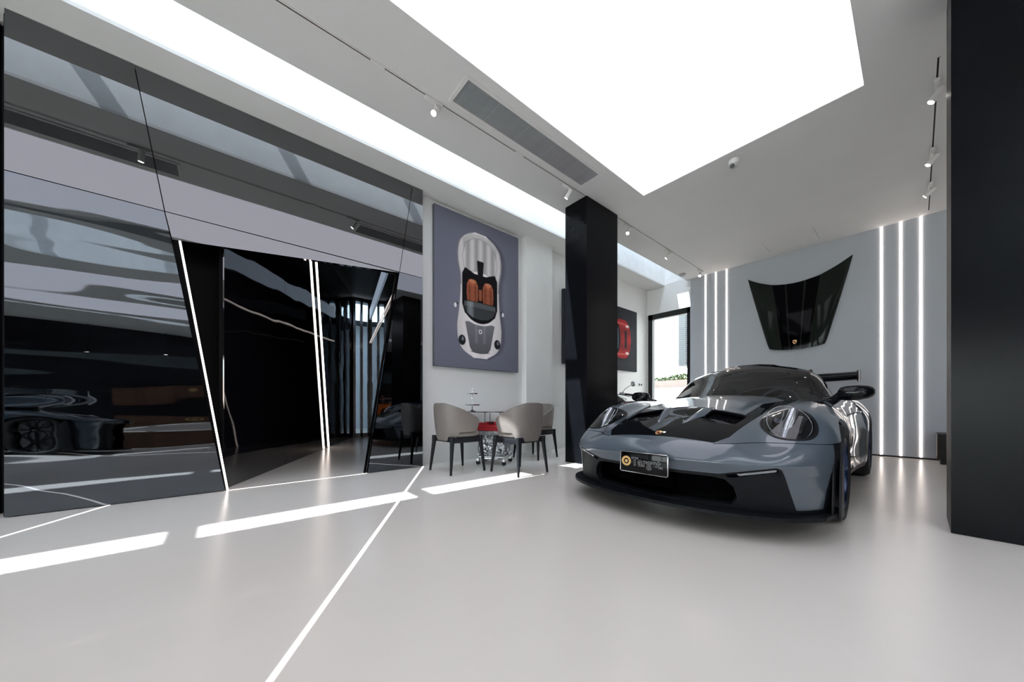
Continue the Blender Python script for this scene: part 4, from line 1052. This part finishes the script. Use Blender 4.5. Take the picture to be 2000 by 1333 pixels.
            g.lathe([(rim-.012, 0), (rim, .0), (rim+.004, -.008), (rim-.01, -.03), (rim-.02, -wd_+.03), (rim-.035, -wd_+.03), (rim-.03, -.035), (rim-.022, -.01)], (0, 0, 0), 'x', 56, close=True)
            ns = 7
            for k in range(ns):
                for dlt in (-.14, .14):
                    a_ = 2*math.pi*k/ns; a2 = a_ + dlt
                    p0 = Vector((-.075, .055*math.cos(a_), .055*math.sin(a_))); p1 = Vector((-.03, (rim-.02)*math.cos(a2), (rim-.02)*math.sin(a2)))
                    pm = p0.lerp(p1, .5) + Vector((.004, 0, 0)); g.tube([p0, pm, p1], [.016, .011, .012], 6)
            g.lathe([(0, -.06), (.05, -.062), (.065, -.075), (.06, -.11), (0, -.11)], (0, 0, 0), 'x', 24)
            g.v = [(xo - .012*e + v_[0]*e, v_[1]+c_, v_[2]+r_) for v_ in g.v]; g.build('rim', M['rim_blue'], w_)
            d = MB().lathe([(.05, -.13), (r_*.56, -.13), (r_*.56, -.165), (.05, -.165)], (0, 0, 0), 'x', 36, close=True)
            d.v = [(xo + v_[0]*e, v_[1]+c_, v_[2]+r_) for v_ in d.v]; d.build('brake_disc', M['steel'], w_)
            n_ = MB().lathe([(0, -.045), (.026, -.047), (.03, -.06), (0, -.06)], (0, 0, 0), 'x', 12); n_.v = [(xo + v_[0]*e, v_[1]+c_, v_[2]+r_) for v_ in n_.v]; n_.build('centre_lock', M['chrome'], w_)
        # door mirrors
        b = MB(); cx = sd_*.945
        prof = [(-.105, .025), (-.09, .050), (-.05, .060), (.02, .060), (.07, .051), (.10, .033), (.112, .010)]
        vs = []; n_ = 20
        for u_, r_ in prof:
            for k in range(n_):
                a_ = 2*math.pi*k/n_; y_ = math.cos(a_)*r_*1.25; z_ = math.sin(a_)*r_*.95 
                vs.append((cx + sd_*u_, 1.70 + y_ + .03*(u_+.1), .945 + z_ + .06*u_ - (.012 if z_ < 0 else 0)))
        fs = [(i*n_+k, i*n_+(k+1) % n_, (i+1)*n_+(k+1) % n_, (i+1)*n_+k) for i in range(len(prof)-1) for k in range(n_)] + [tuple(range(n_))[::-1], tuple(range((len(prof)-1)*n_, len(prof)*n_))]
        mr = b.add(vs, fs).build('door_mirror', M['carbon'], t, smooth=60)
        MB().tube([(sd_*.775, 1.74, .862), (sd_*.82, 1.71, .885), (sd_*.865, 1.70, .93)], [.045, .034, .034], 12).build('mirror_arm', M['carbon'], mr)
        MB().prism([(-.08, -.035), (.085, -.03), (.09, .035), (-.075, .045)], (cx, 1.772, .945), (sd_, 0, 0), (0, 0, 1), (0, 1, 0), .002).build('mirror_glass', M['chrome'], mr)
        # wing swan necks and end plates
        MB().tube([(sd_*.33, 3.92, .93), (sd_*.33, 3.98, 1.16), (sd_*.33, 4.10, 1.33), (sd_*.33, 4.22, 1.35), (sd_*.33, 4.29, 1.31)], [.022, .020, .018, .016, .014], 8).build('wing_strut', M['satin_black'], t)
    # rear wing
    def foil(b, y0, z0, c_, th, ang, x0, x1, droop=0):
        n_ = 14; prof = []
        for k in range(n_):
            a_ = 2*math.pi*k/n_; u_ = .5 - .5*math.cos(a_); y_ = math.sin(a_)*th*(1-u_)**.6*2 ; prof.append((u_*c_, y_ - .25*th*math.sin(math.pi*u_)*3))
        ca, sa = math.cos(ang), math.sin(ang); vs = []; N_ = 12
        for i in range(N_+1):
            x = x0 + (x1-x0)*i/N_; dz = -droop*(1-(x/.8)**2)
            vs += [(x, y0 + p*ca - q*sa, z0 + dz + p*sa + q*ca) for p, q in prof]
        fs = [(i*n_+k, i*n_+(k+1) % n_, (i+1)*n_+(k+1) % n_, (i+1)*n_+k) for i in range(N_) for k in range(n_)] + [tuple(range(n_)), tuple(range(N_*n_, (N_+1)*n_))[::-1]]
        b.add(vs, fs); return b
    foil(MB(), 4.16, 1.225, .30, .026, R(8), -.80, .80, .02).build('rear_wing', M['carbon'], t, smooth=50)
    foil(MB(), 4.46, 1.275, .13, .014, R(22), -.80, .80, .015).build('wing_flap', M['carbon'], t, smooth=50)
    for sd_ in (1, -1):
        MB().prism([(4.13, 1.22), (4.20, 1.16), (4.50, 1.16), (4.60, 1.22), (4.62, 1.34), (4.40, 1.34), (4.14, 1.30)], (sd_*.80, 0, 0), (0, 1, 0), (0, 0, 1), (sd_, 0, 0), .012).build('wing_end_plate', M['carbon'], t, bevel=.003)
    # --- greenhouse
    ph = np.radians(np.linspace(0, 90, 110)); V, T = sheet(Fg, 2.3, 3.1, .86, ph, 90, 60, 60)
    G = Surf(V, normals(Fg, V), T)
    keep = np.maximum(Fb(G.s, G.a, G.z+.0), -9); buried, G = G.clip(Fb(G.s, G.a, G.z) + .02)
    se = lambda S: seff(S.s, S.a)
    wsf = lambda S: np.maximum(np.maximum(se(S)-2.19, 1.2-se(S)), -(Gside(S.s, S.a, S.z)*-1 - .050)) 
    ws, G = G.clip(np.maximum(np.maximum(se(G)-2.325, .5-se(G)), Gside(G.s, G.a, G.z)+.042))
    wi, wo = ws.clip(np.maximum(np.maximum(se(ws)-2.295, 1.60-se(ws)), Gside(ws.s, ws.a, ws.z)+.066))
    wi.obj('windscreen', M['screen'], t, rim=0); wo.obj('windscreen_surround', M['satin_black'], t, rim=.01)
    rw, G = G.clip(np.maximum(np.maximum(3.06-se(G), se(G)-3.62), G.a-.50+.14*(G.s-3.0)))
    rw.obj('rear_window', M['side_glass'], t, rim=0)
    sw = lambda S, e: np.maximum(sdpoly(S.V[:, 1:], [(1.75, .905), (2.02, 1.04), (2.32, 1.19), (2.62, 1.222), (2.92, 1.175), (3.22, 1.04), (3.30, .95), (3.0, .925), (2.5, .915)])+e, .42-S.a)
    s1, G = G.clip(sw(G, 0)); s2, s3 = s1.clip(sw(s1, .014))
    s3.obj('window_surround', M['satin_black'], t, rim=0)
    for sd_ in (1, -1): s2.obj('side_window', M['side_glass'], t, rim=0, side=sd_)
    rf, G = G.clip(np.maximum(np.maximum(2.325-se(G), se(G)-3.02), G.a-.46)); rf.obj('roof_panel', M['carbon'], t, rim=0)
    eng, G = G.clip(np.maximum(3.66-se(G), G.a-.50+.10*(G.s-3.0))); eng.obj('engine_lid', M['carbon'], t, rim=0)
    G.obj('cabin_frame', M['paint'], t, rim=.01)
    # --- interior
    box('cabin_floor', (-.66, 1.6, .22), (.66, 3.5, .30), M['interior'], t)
    MB().box((-.66, 1.72, .70), (.66, 1.98, .86)).build('dashboard', M['interior'], t, bevel=.05, seg=3)
    MB().tube([(.36+.17*math.cos(a_), 2.13+.05*math.sin(a_), .84+.165*math.sin(a_)) for a_ in np.linspace(0, 2*math.pi, 33)], .013, 8, caps=False).cyl((.36, 2.0, .80), (.36, 2.13, .84), .05, 12).box((.20, 2.125, .83), (.52, 2.135, .85)).build('steering_wheel', M['interior'], t)
    for x in (.36, -.36):
        st = MB().box((x-.24, 2.25, .30), (x+.24, 2.78, .50)).build('seat', M['interior'], t, bevel=.06, seg=3)
        MB().prism([(-.23, 0), (.23, 0), (.26, .30), (.24, .48), (.13, .54), (.11, .62), (-.11, .62), (-.13, .54), (-.24, .48), (-.26, .30)], (x, 2.72, .44), (1, 0, 0), (0, .28, 1), (0, 1, -.2), .10).build('seat_back', M['interior'], st, bevel=.03, seg=2)
    cg = MB(); cg.tube([(-.56, 2.98, .35), (-.54, 2.98, 1.0), (-.46, 2.98, 1.16), (.46, 2.98, 1.16), (.54, 2.98, 1.0), (.56, 2.98, .35)], .02, 8).tube([(-.5, 2.98, 1.1), (.45, 3.0, .4)], .018, 8).tube([(.5, 2.98, 1.1), (-.45, 3.0, .4)], .018, 8)
    cg.build('roll_cage', M['interior'], t)
    MB().box((-.07, 2.12, 1.155), (.07, 2.135, 1.195), rot=Matrix.Rotation(R(8), 3, 'X')).cyl((0, 2.13, 1.19), (0, 2.15, 1.22), .006, 8).build('inner_mirror', M['interior'], t, bevel=.008)
    for k, (x0, x1) in enumerate(((.50, -.02), (-.08, -.52))): MB().tube([(x0, 1.66, .895), ((x0+x1)/2, 1.62, .915), (x1, 1.62+.46*x1*x1, .925)], .006, 6).build('wiper', M['satin_black'], t)
    # --- hood lips around the outlets, crest, plate
    def onH(x, y, o=0): 
        return Vector((x, y, float(top_z(abs(x), y)) + o))
    for sd_ in (1, -1):
        # scooped lip in front of the opening and the blade along its inner side
        def strip(pts, w0, hts, m, name):
            b = MB(); n_ = 9; vs = []
            for (x, y), wd, h_ in zip(pts, w0, hts):
                for k in range(n_):
                    q = -1 + 2*k/(n_-1); xx = x + q*wd*.7; yy = y + q*wd*.7*.5
                    vs.append((sd_*xx, yy, top_z(xx, yy) - .004 + h_*math.cos(q*math.pi/2)**1.2))
            b.add(vs, [(i*n_+k, i*n_+k+1, (i+1)*n_+k+1, (i+1)*n_+k) for i in range(len(pts)-1) for k in range(n_-1)]); o = b.build(name, m, t, smooth=60); return o
        strip([(.09, .36), (.115, .46), (.135, .56), (.15, .66), (.17, .78)], [.02, .045, .062, .062, .03], [.001, .015, .033, .036, .008], M['paint'], 'outlet_blade')
        strip([(.20, .485), (.27, .475), (.34, .465), (.41, .46)], [.02, .035, .035, .02], [.008, .022, .020, .006], M['carbon'], 'outlet_lip')
        for k in range(6):
            x = .20 + k*.038; MB().box((sd_*x-.002, .535, top_z(x, .60)-.05), (sd_*x+.002, .66, top_z(x, .60)-.015)).build('outlet_fin', M['satin_black'], t, smooth=0)
    nv = normals(Fb, np.array([[0, .19, float(top_z(0, .19))]]))[0]; vv = Vector((0, nv[2], -nv[1]))
    crest(t, Vector((0, .19, top_z(0, .19))) + Vector(nv)*.001, .028, (1, 0, 0), vv, nv)
    # number plate
    pl = MB().box((-.175, -.045, .345), (.175, -.037, .492)).build('number_plate', mat('plate_black', (.003, .003, .003), .08, spec=.3, noise=(9, .1)), t, bevel=.002)
    fr = MB(); 
    cs = [(-.175, .345), (.175, .345), (.175, .492), (-.175, .492)]
    fr.tube([(x, -.046, z) for x, z in ((-.175, .352), (-.168, .345), (.168, .345), (.175, .352), (.175, .485), (.168, .492), (-.168, .492), (-.175, .485), (-.175, .352))], .0032, 8, caps=False).build('plate_frame', M['chrome'], pl)
    box('plate_bracket', (-.10, -.037, .37), (.10, .05, .46), M['satin_black'], t)
    MB().lathe([(.021, -.0475), (.021, -.045), (.036, -.045), (.036, -.0475)], (-.128, 0, .422), 'y', 48, close=True).build('logo_ring', M['gold_flat'], pl)
    MB().lathe([(0, -.0475), (.0115, -.0475), (.0115, -.045), (0, -.045)], (-.128, 0, .422), 'y', 28).build('logo_dot', M['gold_flat'], pl)
    def text(s_, size, off, y, m, name, sx_=1.0):
        c = bpy.data.curves.new('txt', 'FONT'); c.body = s_; c.size = size; c.offset = off; c.extrude = .0003; c.align_x = 'LEFT'; c.space_character = 1.04
        o = bpy.data.objects.new('txt', c); COL.objects.link(o); dg = bpy.context.evaluated_depsgraph_get(); dg.update()
        me = bpy.data.meshes.new_from_object(o.evaluated_get(dg)); bpy.data.objects.remove(o)
        v = np.zeros(len(me.vertices)*3); me.vertices.foreach_get('co', v); v = v.reshape(-1, 3)
        x = v[:, 0]*sx_ - .086; z = v[:, 1] + .396; me.vertices.foreach_set('co', np.stack([x, -v[:, 2] + y, z], 1).ravel()); me.update()
        me.materials.clear(); me.materials.append(m); o2 = bpy.data.objects.new(name, me); COL.objects.link(o2); o2.parent = pl
    text('Target.', .082, .0022, -.0462, M['plate_white'], 'lettering_outline', .93)
    text('Target.', .082, .0006, -.0470, M['black'], 'lettering', .93)
    return t
def top_z(x, y):
    lo, hi = .3, 1.2
    for _ in range(30):
        m = (lo+hi)/2
        if float(Fb(np.array(y, float), np.array(float(x)), np.array(m))) < 0: lo = m
        else: hi = m
    return lo
M['gold_flat'] = mat('gold_enamel', (.72, .46, .18), .35, noise=(20, .05)); M['plate_white'] = mat('silver_letter_edge', (.62, .62, .64), .3, noise=(20, .05))
car = build_car()
# two further cars that only show as reflections in the mirror wall
def repaint(root, label, paint, group=None):
    root['label'] = label
    for ch in root.children:
        for s_ in ch.material_slots:
            if s_.material == M['paint']: s_.link = 'OBJECT'; s_.material = paint
        for g_ in ch.children:
            for s_ in g_.material_slots:
                if s_.material == M['rim_blue']: s_.link = 'OBJECT'; s_.material = M['satin_black']
car2 = dup_tree(car); car2.location = (3.0, -1.7, 0); car2.rotation_euler = (0, 0, math.pi)
repaint(car2, 'dark teal sports car, seen only as a reflection low in the left mirror panel', mat('dark_teal_paint', (.012, .03, .045), .3, coat=1, noise=(2, .02)))
car3 = dup_tree(car); car3.location = (3.5, 5.6, 0); car3.rotation_euler = (0, 0, -math.pi/2)
repaint(car3, 'orange sports car, seen only as a reflection beside the mirror doorway', mat('orange_paint', (.75, .14, .01), .3, coat=1, noise=(2, .02)))
